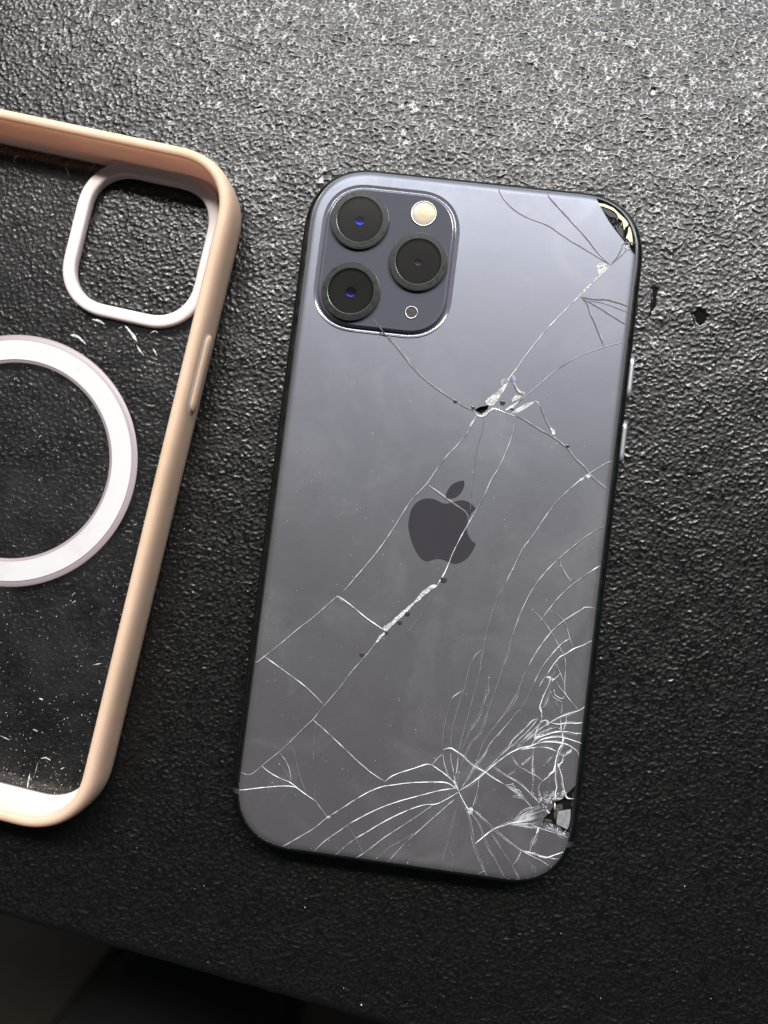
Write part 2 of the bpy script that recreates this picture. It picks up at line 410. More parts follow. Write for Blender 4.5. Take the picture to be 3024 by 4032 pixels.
# --- cracks, traced on the back glass: (zone, look 0 dark .. 3 white, width mm, points)
CK = [
 ('z2', 0, .19, [(340, 205), (370, 265), (430, 335), (520, 405), (620, 450), (720, 485), (800, 535), (900, 605), (1000, 665), (1100, 725), (1250, 815)]),
 ('z2', 0, .19, [(745, 250), (850, 370), (950, 480), (1060, 600), (1120, 680), (1190, 760), (1250, 815)]),
 ('z2', 3, .15, [(1250, 820), (1150, 920), (1000, 1065), (900, 1165), (800, 1265), (700, 1375), (600, 1500), (540, 1580), (485, 1659), (400, 1770), (312, 1905)]),
 ('z2', 0, .19, [(1360, 640), (1330, 700), (1290, 765), (1250, 820)]),
 ('z2', 0, .19, [(1440, 722), (1400, 690), (1360, 720), (1310, 765), (1250, 820)]),
 ('z2', 0, .19, [(1005, 1075), (1100, 1095), (1220, 1100), (1320, 1125), (1410, 1160)]),
 ('z2', 0, .19, [(1005, 1075), (1080, 1120), (1200, 1190), (1300, 1255), (1390, 1305)]),
 ('z2', 0, .19, [(1010, 1080), (1060, 1130), (1090, 1220), (1140, 1330), (1200, 1482)]),
 ('z2', 1, .08, [(1060, 1100), (1200, 1130), (1400, 1205)]),
 ('z3', 2, .13, [(1470, 62), (1355, 90), (1230, 135), (1130, 190), (1050, 250), (960, 330), (900, 380), (815, 440)]),
 ('z3', 0, .15, [(170, 30), (200, 65), (260, 140), (340, 235), (430, 310), (540, 385), (600, 420), (650, 440)]),
 ('z3', 2, .10, [(175, 20), (205, 57), (265, 132), (345, 228), (380, 262)]),
 ('z8', 3, .22, [(250, 630), (310, 685), (400, 690), (440, 640), (520, 590), (570, 590), (650, 620), (710, 650), (780, 670), (850, 695)]),
 ('z8', 0, .25, [(775, 150), (830, 230), (860, 300), (920, 370), (960, 400)]),
 ('z8', 3, .14, [(790, 170), (845, 240), (875, 300), (940, 350), (970, 385)]),
 ('z3', 0, .16, [(868, 460), (920, 490), (1000, 540), (1085, 590), (1150, 640), (1195, 700), (1245, 745), (1275, 785), (1340, 845), (1380, 870)]),
 ('z3', 2, .12, [(1085, 596), (1140, 628), (1190, 690), (1240, 735), (1272, 775), (1335, 840)]),
 ('z8', 3, .16, [(1115, 475), (1170, 490), (1205, 545)]),
 ('z8', 0, .14, [(1205, 550), (1260, 690), (1330, 840), (1400, 960), (1430, 1020)]),
 ('z3', 2, .13, [(650, 470), (630, 520), (600, 570), (540, 640), (500, 680), (440, 760), (385, 838), (300, 930), (230, 1040), (165, 1140), (90, 1240), (0, 1345), (-70, 1428)]),
 ('z7', 2, .11, [(740, 480), (640, 570), (560, 640), (430, 740), (300, 850), (180, 945), (120, 990)]),
 ('z3', 1, .13, [(695, 470), (690, 540), (660, 640), (645, 740), (630, 860), (625, 960), (618, 990)]),
 ('z3', 2, .13, [(868, 465), (855, 560), (820, 660), (775, 755), (740, 810), (700, 900), (660, 975), (640, 1010), (615, 1050), (570, 1130)]),
 ('z3', 3, .17, [(640, 1010), (615, 1050), (570, 1130), (530, 1210), (490, 1310), (455, 1380)]),
 ('z7', 3, .16, [(1505, 400), (1400, 465), (1280, 590), (1110, 755), (1040, 830)]),
 ('z7', 2, .12, [(1040, 830), (990, 900), (940, 960), (850, 1060), (760, 1180), (640, 1320), (550, 1430), (490, 1485), (400, 1575), (320, 1655), (200, 1750), (75, 1850)]),
 ('z3', 2, .13, [(388, 838), (460, 885), (520, 930), (600, 985), (618, 990)]),
 ('z3', 0, .12, [(388, 845), (460, 893), (520, 938), (600, 993), (615, 1050)]),
 ('z7', 3, .14, [(740, 480), (800, 520), (870, 575), (960, 650), (1040, 705), (1110, 752)]),
 ('z7', 2, .08, [(740, 490), (770, 515), (830, 550)]),
 ('z7', 2, .14, [(180, 950), (280, 1020), (390, 1100), (490, 1175), (570, 1250), (640, 1325)]),
 ('z7', 1, .07, [(470, 1175), (400, 1225), (310, 1275)]),
 ('z6', 2, .14, [(615, 65), (700, 140), (770, 205), (860, 290), (950, 375), (1040, 450), (1135, 512)]),
 ('z7', 1, .09, [(1480, 450), (1420, 560), (1350, 670), (1265, 775)]),
 # long arcs on the right
 ('z3', 2, .13, [(1390, 712), (1320, 750), (1230, 810), (1160, 870), (1090, 940), (1030, 1020), (970, 1110), (910, 1190), (870, 1270), (815, 1380)]),
 ('z3', 1, .14, [(815, 1380), (770, 1470), (740, 1550), (715, 1640), (695, 1750), (673, 1853)]),
 ('z4', 1, .14, [(410, 325), (395, 480), (365, 620), (330, 740), (300, 860), (270, 960), (235, 1100), (220, 1170), (212, 1350), (215, 1470)]),
 ('z4', 2, .14, [(410, 325), (360, 370), (330, 415)]),
 ('z4', 1, .13, [(330, 415), (315, 440), (295, 520), (265, 650), (240, 720), (200, 850), (165, 1000), (155, 1130)]),
 ('z4', 2, .14, [(262, 655), (205, 690), (160, 728)]),
 ('z4', 1, .12, [(160, 728), (145, 780), (120, 880), (95, 1000), (85, 1140)]),
 ('z4', 1, .12, [(480, 500), (455, 640), (420, 750), (380, 870), (300, 1000), (270, 1090), (230, 1180)]),
 ('z3', 2, .14, [(1355, 1065), (1280, 1105), (1200, 1165), (1110, 1240), (1030, 1320), (970, 1400), (925, 1480), (890, 1560), (855, 1659)]),
 ('z4', 1, .14, [(660, 207), (640, 260), (600, 400), (560, 540), (520, 660), (470, 800), (420, 930), (380, 1020), (325, 1080), (280, 1170), (230, 1310), (207, 1440)]),
 ('z4', 2, .12, [(380, 1020), (352, 1060), (325, 1082)]),
 ('z3', 2, .14, [(1325, 1285), (1250, 1335), (1180, 1385), (1110, 1450), (1060, 1510), (1015, 1570)]),
 ('z4', 2, .16, [(1260, -20), (1215, 5), (1100, 75), (1030, 130), (970, 190), (900, 280), (840, 370), (790, 460)]),
 ('z4', 1, .15, [(790, 460), (740, 570), (700, 680), (640, 790), (560, 900), (480, 1000), (420, 1090), (380, 1200), (350, 1275)]),
 ('z4', 2, .16, [(1150, 215), (1120, 240), (1070, 270), (1020, 320), (960, 390), (890, 490), (835, 600)]),
 ('z4', 1, .12, [(835, 600), (800, 680), (760, 760), (720, 820)]),
 ('z4', 2, .13, [(725, 815), (690, 845), (640, 910), (560, 1000), (480, 1090), (420, 1190), (350, 1275), (290, 1380), (225, 1470)]),
 ('z4', 3, .15, [(1300, 258), (1240, 290), (1160, 320), (1090, 365), (1050, 385), (1000, 440), (940, 530)]),
 ('z4', 2, .12, [(940, 530), (905, 580), (875, 635)]),
 ('z3', 2, .10, [(1110, 1240), (1120, 1280), (1180, 1385)]),
 ('z4', 2, .11, [(820, 0), (900, 80), (970, 175), (1040, 300), (1085, 375)]),
 ('z4', 2, .10, [(960, 5), (1070, 80), (1110, 170), (1130, 245), (1150, 315)]),
 # cluster at the lower right edge
 ('z9', 2, .12, [(630, 290), (650, 370), (655, 470), (645, 600), (640, 720), (648, 850), (700, 920), (760, 1000), (840, 1095)]),
 ('z9', 2, .12, [(545, 400), (540, 470), (570, 540), (600, 620), (640, 720)]),
 ('z9', 3, .14, [(360, 625), (410, 602), (432, 640), (480, 640), (550, 590), (570, 555)]),
 ('z9', 2, .12, [(432, 640), (480, 560), (520, 500), (540, 440)]),
 ('z9', 0, .12, [(480, 665), (560, 760), (640, 860), (700, 940), (840, 1095)]),
 ('z9', 3, .14, [(432, 660), (410, 720), (370, 800), (320, 910), (290, 1000), (270, 1060), (300, 1120), (310, 1210), (300, 1250)]),
 ('z9', 2, .12, [(410, 720), (420, 790), (460, 880), (500, 920), (560, 950), (600, 970), (600, 1050), (595, 1130), (570, 1190)]),
 ('z9', 2, .11, [(405, 830), (400, 920), (360, 1010), (330, 1070)]),
 ('z9', 2, .12, [(495, 940), (520, 1030), (570, 1140)]),
 ('z9', 3, .12, [(490, 800), (500, 870), (600, 925), (640, 880)]),
 ('z9', 3, .14, [(930, 1050), (840, 1100), (700, 1145), (600, 1180), (520, 1220), (430, 1270), (380, 1300), (300, 1340)]),
 ('z9', 3, .16, [(900, 1275), (780, 1285), (660, 1280), (560, 1295), (430, 1280)]),
 ('z9', 2, .12, [(590, 1350), (500, 1350), (390, 1375), (280, 1420), (220, 1470)]),
 ('z9', 3, .17, [(880, 1430), (780, 1425), (680, 1405), (590, 1405), (480, 1415), (350, 1460), (220, 1520)]),
 ('z9', 3, .16, [(865, 1565), (760, 1530), (620, 1490), (520, 1480), (420, 1490), (300, 1520), (210, 1570)]),
 ('z9', 3, .19, [(850, 1670), (740, 1625), (640, 1580), (530, 1560), (420, 1550), (300, 1560), (200, 1590), (100, 1630), (0, 1665)]),
 ('z9', 3, .15, [(520, 1670), (420, 1645), (330, 1630), (230, 1630), (120, 1645), (0, 1670)]),
 ('z9', 2, .13, [(850, 1760), (830, 1700), (790, 1655), (740, 1640)]),
 ('z9', 3, .17, [(570, 1190), (585, 1290), (590, 1400), (615, 1480), (600, 1590), (560, 1650), (530, 1750), (505, 1850), (505, 1960), (500, 2080), (520, 2215), (500, 2310), (515, 2390)]),
 ('z9', 3, .12, [(665, 1175), (660, 1260), (640, 1320), (612, 1400)]),
 ('z9', 3, .14, [(555, 1700), (620, 1760), (720, 1690), (740, 1640)]),
 ('z9', 3, .15, [(620, 1760), (600, 1850), (550, 1890), (570, 1960), (600, 2060), (620, 2200), (650, 2300), (680, 2370)]),
 ('z9', 3, .18, [(300, 1250), (380, 1240), (400, 1290)]),
 ('z9', 3, .14, [(300, 1250), (240, 1360), (205, 1480), (205, 1530), (160, 1600), (180, 1650)]),
 ('z9', 2, .18, [(270, 1190), (180, 1240), (80, 1340), (0, 1420), (-120, 1530), (-220, 1630)]),
 ('z9', 2, .14, [(280, 1290), (150, 1420), (0, 1560), (-100, 1640)]),
 ('z9', 2, .14, [(370, 1300), (250, 1390), (100, 1520), (0, 1610), (-60, 1650)]),
 ('z9', 2, .12, [(180, 1650), (180, 1780), (170, 1950), (180, 2080), (185, 2220)]),
 ('z9', 2, .11, [(160, 1730), (80, 1830), (10, 1900)]),
 ('z9', 1, .10, [(520, 1690), (420, 1820), (310, 1920)]),
 ('z9', 3, .20, [(340, 2100), (400, 2060), (440, 2010), (480, 1980), (490, 1850)]),
 # star and fan at the bottom
 ('z5', 3, .17, [(255, 745), (350, 685), (440, 620), (500, 570), (570, 510), (640, 455), (730, 390), (830, 345), (930, 320)]),
 ('z5', 2, .13, [(500, 560), (600, 455), (720, 345), (840, 240), (930, 150), (990, 70)]),
 ('z5', 3, .15, [(100, 360), (170, 345), (230, 375), (290, 415), (340, 465), (395, 510), (440, 535), (500, 570), (580, 625), (690, 690)]),
 ('z5', 2, .13, [(690, 690), (760, 745), (820, 785), (880, 840), (930, 890)]),
 ('z5', 3, .10, [(690, 685), (750, 685), (800, 710)]),
 ('z5', 2, .10, [(700, 700), (770, 730), (820, 740), (850, 800)]),
 ('z5', 2, .10, [(750, 770), (820, 790), (890, 830)]),
 ('z5', 2, .10, [(750, 795), (800, 808), (840, 825)]),
 ('z5', 2, .14, [(580, 515), (640, 560), (700, 605), (780, 650), (860, 710), (920, 770), (1000, 850)]),
 ('z5', 2, .14, [(735, 410), (780, 470), (830, 525), (900, 565), (970, 600), (1040, 655)]),
 ('z5', 2, .11, [(705, 605), (830, 525)]),
 ('z5', 2, .10, [(945, 690), (945, 770), (1000, 845)]),
 ('z5', 2, .12, [(1040, 655), (1005, 690), (1000, 740), (1020, 800), (1010, 850)]),
 ('z5', 2, .11, [(455, 640), (430, 720), (410, 800), (375, 905)]),
 ('z5', 3, .18, [(0, 500), (70, 550), (140, 600), (200, 660), (250, 745)]),
 ('z5', 2, .12, [(100, 400), (50, 445), (0, 500)]),
 ('z5', 2, .11, [(100, 360), (105, 400), (115, 480), (140, 560), (165, 620)]),
 ('z5', 2, .11, [(175, 350), (180, 450), (200, 550), (215, 640), (250, 745)]),
 ('z5', 3, .14, [(215, 560), (215, 640), (225, 690)]),
 ('z5', 3, .14, [(135, 555), (155, 600), (205, 665)]),
 ('z5', 2, .11, [(250, 395), (240, 490), (230, 560), (222, 650)]),
 ('z5', 3, .16, [(250, 745), (290, 830), (330, 900), (360, 940)]),
 ('z5', 1, .13, [(360, 945), (430, 1050), (490, 1180), (540, 1280), (600, 1400), (650, 1500), (690, 1570)]),
 ('z5', 2, .13, [(375, 910), (470, 990), (540, 1055), (590, 1100), (660, 1160), (750, 1235), (840, 1300), (930, 1350), (1030, 1400), (1090, 1445), (1145, 1500)]),
 ('z5', 1, .12, [(270, 800), (290, 880), (330, 950), (355, 1060), (370, 1130), (400, 1240), (440, 1340), (470, 1420), (500, 1500), (520, 1545)]),
 ('z5', 1, .12, [(550, 1140), (600, 1220), (660, 1310), (720, 1390), (750, 1440)]),
 ('z5', 2, .13, [(750, 1440), (790, 1520), (822, 1585)]),
 ('z5', 3, .15, [(405, 1240), (490, 1165), (580, 1100), (660, 1070), (740, 1045), (860, 1025), (940, 1010)]),
 ('z5', 2, .12, [(1000, 1095), (960, 1190), (920, 1290), (915, 1335)]),
 ('z5', 2, .10, [(740, 1020), (850, 940), (1000, 870)]),
 ('z5', 2, .10, [(760, 1030), (900, 935), (1040, 895)]),
 ('z5', 2, .10, [(750, 1045), (900, 980), (1050, 935)]),
 ('z5', 2, .09, [(790, 1020), (920, 950), (1010, 880)]),
 ('z5', 2, .10, [(730, 1075), (880, 1080), (990, 1095)]),
 ('z5', 2, .10, [(740, 1060), (900, 1048), (1025, 1040)]),
 ('z5', 2, .10, [(860, 1025), (940, 1060), (1010, 1090), (1120, 1130), (1230, 1150)]),
 ('z5', 2, .09, [(1050, 1070), (1130, 1100), (1200, 1140)]),
 ('z5', 2, .09, [(1080, 1120), (1160, 1140), (1270, 1180)]),
 ('z5', 2, .09, [(1000, 850), (1060, 800), (1130, 790)]),
 ('z5', 2, .09, [(1030, 800), (1080, 830), (1110, 780), (1145, 720)]),
 ('z5', 2, .09, [(1010, 850), (1060, 900), (1090, 940)]),
 ('z5', 3, .22, [(840, 1300), (920, 1320), (1000, 1350), (1080, 1365), (1150, 1340), (1265, 1335)]),
 ('z5', 3, .13, [(1080, 1365), (1150, 1380), (1225, 1410)]),
 ('z5', 2, .10, [(830, 1320), (790, 1390), (750, 1440)]),
 ('z5', 1, .08, [(860, 1370), (900, 1410), (935, 1440)]),
 ('z5', 1, .10, [(150, 1245), (175, 1310), (200, 1375)]),
 ('z5', 1, .10, [(210, 960), (185, 1060), (150, 1200), (120, 1310), (100, 1410)]),
 ('z5', 2, .08, [(440, 1520), (480, 1495), (500, 1500)]),
 # lower left
 ('z6', 3, .16, [(1135, 512), (1180, 475), (1250, 445), (1330, 420), (1440, 385), (1475, 393)]),
 ('z6', 2, .11, [(1475, 393), (1515, 345), (1555, 308)]),
 ('z6', 3, .15, [(1650, 558), (1580, 520), (1450, 515), (1320, 520), (1200, 535), (1110, 550), (1020, 585), (930, 635)]),
 ('z6', 2, .14, [(930, 635), (830, 700), (720, 770), (620, 850), (520, 910), (385, 990)]),
 ('z6', 3, .14, [(1650, 560), (1540, 575), (1400, 610), (1250, 650), (1120, 695), (1000, 750), (880, 815)]),
 ('z6', 2, .12, [(880, 815), (780, 885), (690, 950), (615, 1025)]),
 ('z6', 3, .14, [(1655, 595), (1520, 670), (1420, 680), (1300, 720), (1180, 775), (1080, 830), (990, 885), (920, 925)]),
 ('z6', 2, .11, [(920, 925), (850, 980), (775, 1050)]),
 ('z6', 2, .12, [(1500, 675), (1380, 755), (1250, 840), (1120, 925), (1010, 1010), (925, 1070)]),
 ('z6', 2, .11, [(1640, 640), (1520, 745), (1400, 850), (1290, 950), (1200, 1045), (1155, 1100)]),
 ('z6', 1, .09, [(1350, 870), (1200, 970), (1120, 1030), (1060, 1090)]),
 ('z6', 1, .10, [(1655, 700), (1620, 860), (1590, 970), (1550, 1100)]),
 ('z6', 1, .10, [(865, 835), (920, 920), (950, 980), (975, 1030)]),
 ('z6', 1, .10, [(1315, 1075), (1285, 1110)]),
 ('z6', 3, .13, [(240, 395), (290, 440), (370, 485), (450, 520), (520, 575), (590, 625), (635, 655)]),
 ('z6', 2, .11, [(635, 655), (680, 720), (720, 770)]),
 ('z6', 3, .14, [(80, 575), (200, 560), (300, 550), (400, 543), (470, 548), (510, 570)]),
 ('z6', 2, .10, [(370, 300), (420, 370), (445, 440), (460, 520)]),
 ('z6', 1, .10, [(445, 240), (480, 310), (500, 410), (530, 510), (575, 600)]),
 ('z6', 1, .08, [(370, 380), (420, 450), (455, 520)]),
 ('z6', 1, .08, [(630, 90), (625, 200), (612, 380)]),
 ('z6', 1, .09, [(620, 575), (630, 650)]),
]
LINES = [[look, w, at(zn, pts)] for zn, look, w, pts in CK]
gp, gn = rrect(HX - GIN, HY - GINY, CRN - GIN, CN, 18)
OUT = [p for i, p in enumerate(gp) if i == 0 or math.hypot(p[0] - gp[i - 1][0], p[1] - gp[i - 1][1]) > 1e-3]
def d_edge(p): return min(seg_near(p, OUT[i - 1], OUT[i])[0] for i in range(len(OUT)))
def near_edge(p):
    return min((seg_near(p, OUT[i - 1], OUT[i]) for i in range(len(OUT))), key=lambda t: t[0])
# missing pieces: the top right corner, the lower right edge and a small hole at the impact
HOLES = [at('z2', [(1130, 200), (1145, 290), (1175, 350), (1235, 455), (1300, 545), (1362, 622), (1378, 665), (1362, 712), (1400, 686), (1452, 732), (1600, 740), (1600, 150)]),
         at('za', [(1250, 210), (1190, 250), (1090, 340), (1000, 420), (920, 520), (850, 560), (710, 590), (690, 650), (720, 680), (640, 800), (520, 940), (470, 1060), (660, 1060), (800, 1140), (870, 1150), (900, 1240), (980, 1290), (1080, 1285), (1400, 1290), (1400, 180)]),
         at('z8', [(250, 605), (330, 560), (460, 535), (440, 600), (400, 665), (330, 655)])]
# make ends meet: snap each end to a neighbouring crack, or run it out to the rim
for i, (look, w, L) in enumerate(LINES):
    for end in (0, -1):
        p = L[end]; best = (9, None)
        for j, (_, _, Q) in enumerate(LINES):
            if i == j: continue
            for a in range(len(Q) - 1):
                t = seg_near(p, Q[a], Q[a + 1])
                if t[0] < best[0]: best = t
        if not inside(p, OUT):
            L[end] = near_edge(p)[1]
        elif best[0] < 0.7:
            L[end] = best[1]
        else:
            e = near_edge(p)
            if e[0] < 2.7: L.insert(0 if end == 0 else len(L), e[1])
for l in LINES:
    pts = smooth_line(l[2])
    l[2] = [(p[0] + RNG.normal(0, .010), p[1] + RNG.normal(0, .010)) if 0 < k < len(pts) - 1 else p for k, p in enumerate(pts)]
# one planar cut of the pane along all cracks
cv, ce, barrier = [], [], []
def add_chain(pts, bar, closed=False):
    i0 = len(cv)
    cv.extend(Vector(p) for p in pts)
    n = len(pts)
    for a in range(n if closed else n - 1):
        ce.append((i0 + a, i0 + (a + 1) % n)); barrier.append(bar)
add_chain(OUT, True, True)
for ins in (0.35, 0.75, 1.25): add_chain(rrect(HX - GIN - ins, HY - GINY - ins, CRN - GIN - ins, CN, 18)[0], False, True)
for h in HOLES: add_chain(h, True, True)
for _, _, pts in LINES: add_chain(pts[::2] + ([pts[-1]] if len(pts) % 2 == 0 else []), True)
ov, oe, of, _, oeid, _ = delaunay_2d_cdt(cv, ce, [], 0, 1e-5)
bar = set()
for e, ids in zip(oe, oeid):
    if any(barrier[k] for k in ids): bar.add((min(e), max(e)))
tris = []
for f in of:
    c = (sum(ov[k][0] for k in f) / 3, sum(ov[k][1] for k in f) / 3)
    if inside(c, OUT) and not any(inside(c, h) for h in HOLES): tris.append(f)
adj = {}
for t, f in enumerate(tris):
    for a in range(3):
        e = (min(f[a], f[a - 1]), max(f[a], f[a - 1])); adj.setdefault(e, []).append(t)
comp = [-1] * len(tris); groups = []
for t in range(len(tris)):
    if comp[t] >= 0: continue
    g = len(groups); groups.append([]); st = [t]; comp[t] = g
    while st:
        x = st.pop(); groups[g].append(x); f = tris[x]
        for a in range(3):
            e = (min(f[a], f[a - 1]), max(f[a], f[a - 1]))
            if e in bar: continue
            for y in adj[e]:
                if comp[y] < 0: comp[y] = g; st.append(y)
def zdrop(d): return 0.30 * max(0, (1.25 - d) / 1.25) ** 2.2
zcache = [zdrop(d_edge(p)) if not (abs(p[0]) < HX - 5 and abs(p[1]) < HY - 5) else 0 for p in ov]
def tri_area(f):
    a, b2, c = (ov[k] for k in f); return abs((b2[0] - a[0]) * (c[1] - a[1]) - (c[0] - a[0]) * (b2[1] - a[1])) / 2
nsh = 0
for g in groups:
    area_ = sum(tri_area(tris[t]) for t in g)
    if area_ < 0.02: continue
    ids = sorted({k for t in g for k in tris[t]}); mp = {k: i for i, k in enumerate(ids)}
    cx = sum(ov[k][0] for k in ids) / len(ids); cy_ = sum(ov[k][1] for k in ids) / len(ids)
    ext = max(math.hypot(ov[k][0] - cx, ov[k][1] - cy_) for k in ids)
    sl_ = min(0.022, 0.04 / ext); tx, ty = RNG.normal(0, sl_ / 2), RNG.normal(0, sl_ / 2)
    dz = RNG.uniform(-0.012, 0.0)
    me2 = bpy.data.meshes.new('glass_shard'); bm = bmesh.new()
    bv = [bm.verts.new((ov[k][0] * S, ov[k][1] * S, (ZG + dz - zcache[k] + max(-.03, min(.02, tx * (ov[k][0] - cx) + ty * (ov[k][1] - cy_)))) * S)) for k in ids]
    for t in g:
        f = tris[t]
        try: bm.faces.new([bv[mp[k]] for k in f])
        except ValueError: pass
    bm.normal_update()
    for f in bm.faces:
        if f.normal.z < 0: f.normal_flip()
    bed = [e for e in bm.edges if len(e.link_faces) == 1]
    ex = bmesh.ops.extrude_edge_only(bm, edges=bed)
    for e in ex['geom']:
        if isinstance(e, bmesh.types.BMVert): e.co.z -= 0.6 * S
    bm.to_mesh(me2); bm.free()
    o = link('glass_shard', me2, phone, (m_glass,), True); sharp(o, 30); nsh += 1
print('shards', nsh)

def zsurf(p):
    return ZG - (zdrop(d_edge(p)) if (abs(p[0]) > HX - 5 or abs(p[1]) > HY - 5) else 0)
def crack_mesh(pts, w, look, z_of, parent, name='crack'):
    """a raised, uneven two-sided fracture lip along a line"""
    n = len(pts); gap_shade = 0.0 if name in ('splinter', 'scuff', 'hairline_scratch') else (0.07, 0.06, 0.10, 0.10)[look]
    if n < 3: return
    V, F = [], []; fm = []; ph = RNG.uniform(0, 50)
    tx, ty = pts[-1][0] - pts[0][0], pts[-1][1] - pts[0][1]
    if -ty * 0.45 + tx * -0.9 > 0: pts = pts[::-1]          # dark strip, painted as gap and shade, stays on one side of every crack
    for i, p in enumerate(pts):
        a = pts[max(0, i - 1)]; c = pts[min(n - 1, i + 1)]
        dx, dy = c[0] - a[0], c[1] - a[1]; l = math.hypot(dx, dy) or 1
        nx, ny = -dy / l, dx / l
        k = 0.9 + 0.28 * math.sin(ph + i * 0.5) * math.sin(ph * 2 + i * 0.21) + RNG.normal(0, .07)
        tp = min(1, (i + 1) / 4, (n - i) / 4)
        h = max(0.03, (1.75, 2.0, 1.45, 1.30)[look] * w * k * tp) / 2
        off = 0.25 * h * math.sin(ph + i * 0.6)
        z = z_of(p)
        V += [(p[0] + nx * h, p[1] + ny * h, z - 0.03), (p[0] + nx * off, p[1] + ny * off, z + 0.022 + 0.22 * h), (p[0] - nx * h, p[1] - ny * h, z + 0.016), (p[0] - nx * (h + gap_shade * tp), p[1] - ny * (h + gap_shade * tp), z + 0.014)]
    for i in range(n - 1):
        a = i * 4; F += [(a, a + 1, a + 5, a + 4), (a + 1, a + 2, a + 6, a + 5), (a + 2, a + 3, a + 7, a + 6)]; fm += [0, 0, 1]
    o = mesh(name, V, F, parent, (m_crk[look], m_gap_shade), False, fm); return o
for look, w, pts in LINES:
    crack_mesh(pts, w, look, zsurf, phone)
    if look == 0 and len(pts) > 8:                          # white line painted as the lit lip beside a dark crack
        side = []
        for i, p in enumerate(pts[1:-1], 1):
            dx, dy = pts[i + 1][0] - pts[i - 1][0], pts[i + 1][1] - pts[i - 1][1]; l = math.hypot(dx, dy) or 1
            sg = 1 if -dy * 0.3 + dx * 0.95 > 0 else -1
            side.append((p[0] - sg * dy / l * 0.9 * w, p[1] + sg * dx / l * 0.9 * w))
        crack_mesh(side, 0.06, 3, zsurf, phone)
# flakes and splinters of crushed glass along the cracks
def flake(zn, pts, z=7.95, t=0.12, m=None, name='glass_chip'):
    P = at(zn, pts, 8.0); z += float(RNG.uniform(-0.025, 0.02))
    P = [(x + RNG.normal(0, .02), y + RNG.normal(0, .02)) for x, y in P]
    return plate(name, P, z - 0.1, z + t, phone, (m or m_chip,), 0.02)
flake('z8', [(410, 480), (440, 430), (560, 360), (660, 260), (740, 200), (700, 290), (640, 390), (530, 540), (480, 545), (420, 520)])
flake('z8', [(630, 200), (660, 160), (740, 150), (770, 160), (720, 210), (640, 260)], m=m_crk[2])
flake('z8', [(790, 450), (850, 390), (950, 400), (930, 430), (850, 470), (800, 490)])
flake('z8', [(690, 610), (750, 560), (850, 500), (920, 450), (830, 560), (720, 615)])
flake('z8', [(780, 660), (860, 590), (1000, 510), (1110, 485), (1100, 515), (960, 600), (850, 665)], m=m_crk[2])
flake('z8', [(1340, 850), (1400, 890), (1425, 930), (1420, 960), (1385, 970)])
flake('z8', [(180, 840), (200, 790), (240, 740), (235, 790), (205, 840), (185, 870)], m=m_crk[2])
flake('z8', [(785, 110), (815, 95), (850, 140), (855, 185), (825, 195), (800, 150)], m=mat('blue_grey_glass', (0.25, 0.30, 0.42), 0.15, 0, 0.9))
flake('z8', [(800, 200), (850, 235), (870, 265), (835, 250)]); flake('z8', [(855, 300), (900, 320), (940, 365), (900, 350)])
flake('z8', [(940, 320), (985, 345), (975, 395), (945, 375)])
flake('z8', [(365, 680), (400, 640), (430, 600), (415, 690), (385, 700)]); flake('z8', [(480, 600), (520, 565), (535, 580), (500, 620)])
flake('z8', [(695, 655), (715, 640), (730, 650), (712, 665)])
flake('z7', [(1507, 398), (1478, 391), (1452, 400), (1420, 428), (1396, 440), (1371, 474), (1338, 510), (1316, 538), (1290, 552), (1262, 584), (1232, 601), (1204, 634), (1180, 648), (1160, 676), (1128, 694), (1094, 716), (1088, 738), (1112, 749), (1134, 732), (1158, 712), (1176, 688), (1204, 668), (1226, 638), (1258, 615), (1282, 583), (1318, 556), (1346, 528), (1372, 510), (1404, 474), (1436, 456), (1462, 430), (1494, 416)], m=m_chip)
flake('z7', [(1035, 838), (1060, 790), (1095, 760), (1105, 770), (1075, 805), (1045, 840)])
flake('zb', [(270, 1810), (330, 1750), (430, 1740), (530, 1810), (430, 1940), (330, 2020), (290, 1920)])
flake('zb', [(870, 1390), (960, 1320), (1000, 1350), (980, 1430), (890, 1470)], z=7.7)
flake('z2', [(1000, 1060), (1040, 1010), (1100, 960), (1150, 905), (1160, 910), (1090, 985), (1020, 1060)])
flake('z3', [(1250, 790), (1270, 778), (1285, 795), (1265, 808)]); flake('z3', [(1220, 808), (1245, 800), (1240, 815), (1222, 820)])
flake('z5', [(335, 945), (345, 905), (375, 895), (385, 920), (380, 960), (355, 965)])
flake('z5', [(975, 1135), (985, 1095), (1005, 1085), (1000, 1120), (985, 1140)])
flake('z5', [(190, 650), (215, 640), (235, 690), (250, 735), (225, 715)])
flake('z5', [(920, 1318), (960, 1320), (1010, 1345), (990, 1350), (940, 1338)])
flake('z9', [(270, 1050), (290, 1030), (310, 1120), (315, 1200), (298, 1180), (292, 1110)])
flake('z9', [(290, 1230), (320, 1235), (310, 1275), (285, 1265)]); flake('z9', [(375, 1240), (400, 1240), (420, 1290), (400, 1315), (370, 1300)])
flake('z9', [(205, 1480), (225, 1475), (270, 1440), (345, 1440), (290, 1490), (215, 1530)])
flake('z9', [(530, 1890), (545, 1870), (565, 1885), (560, 1910), (540, 1915)])
flake('z9', [(655, 1710), (700, 1680), (740, 1660), (735, 1700), (690, 1730)], m=m_crk[2])
flake('z9', [(360, 625), (400, 600), (440, 605), (430, 640), (445, 665), (420, 680), (415, 630)])
flake('z9', [(450, 660), (510, 615), (550, 590), (545, 605), (490, 650), (450, 690)])
flake('z9', [(160, 1960), (175, 1920), (190, 1990), (170, 2005)])
flake('za', [(540, 750), (590, 770), (640, 830), (610, 850), (570, 810)]); flake('za', [(410, 540), (450, 490), (470, 560), (440, 590)])
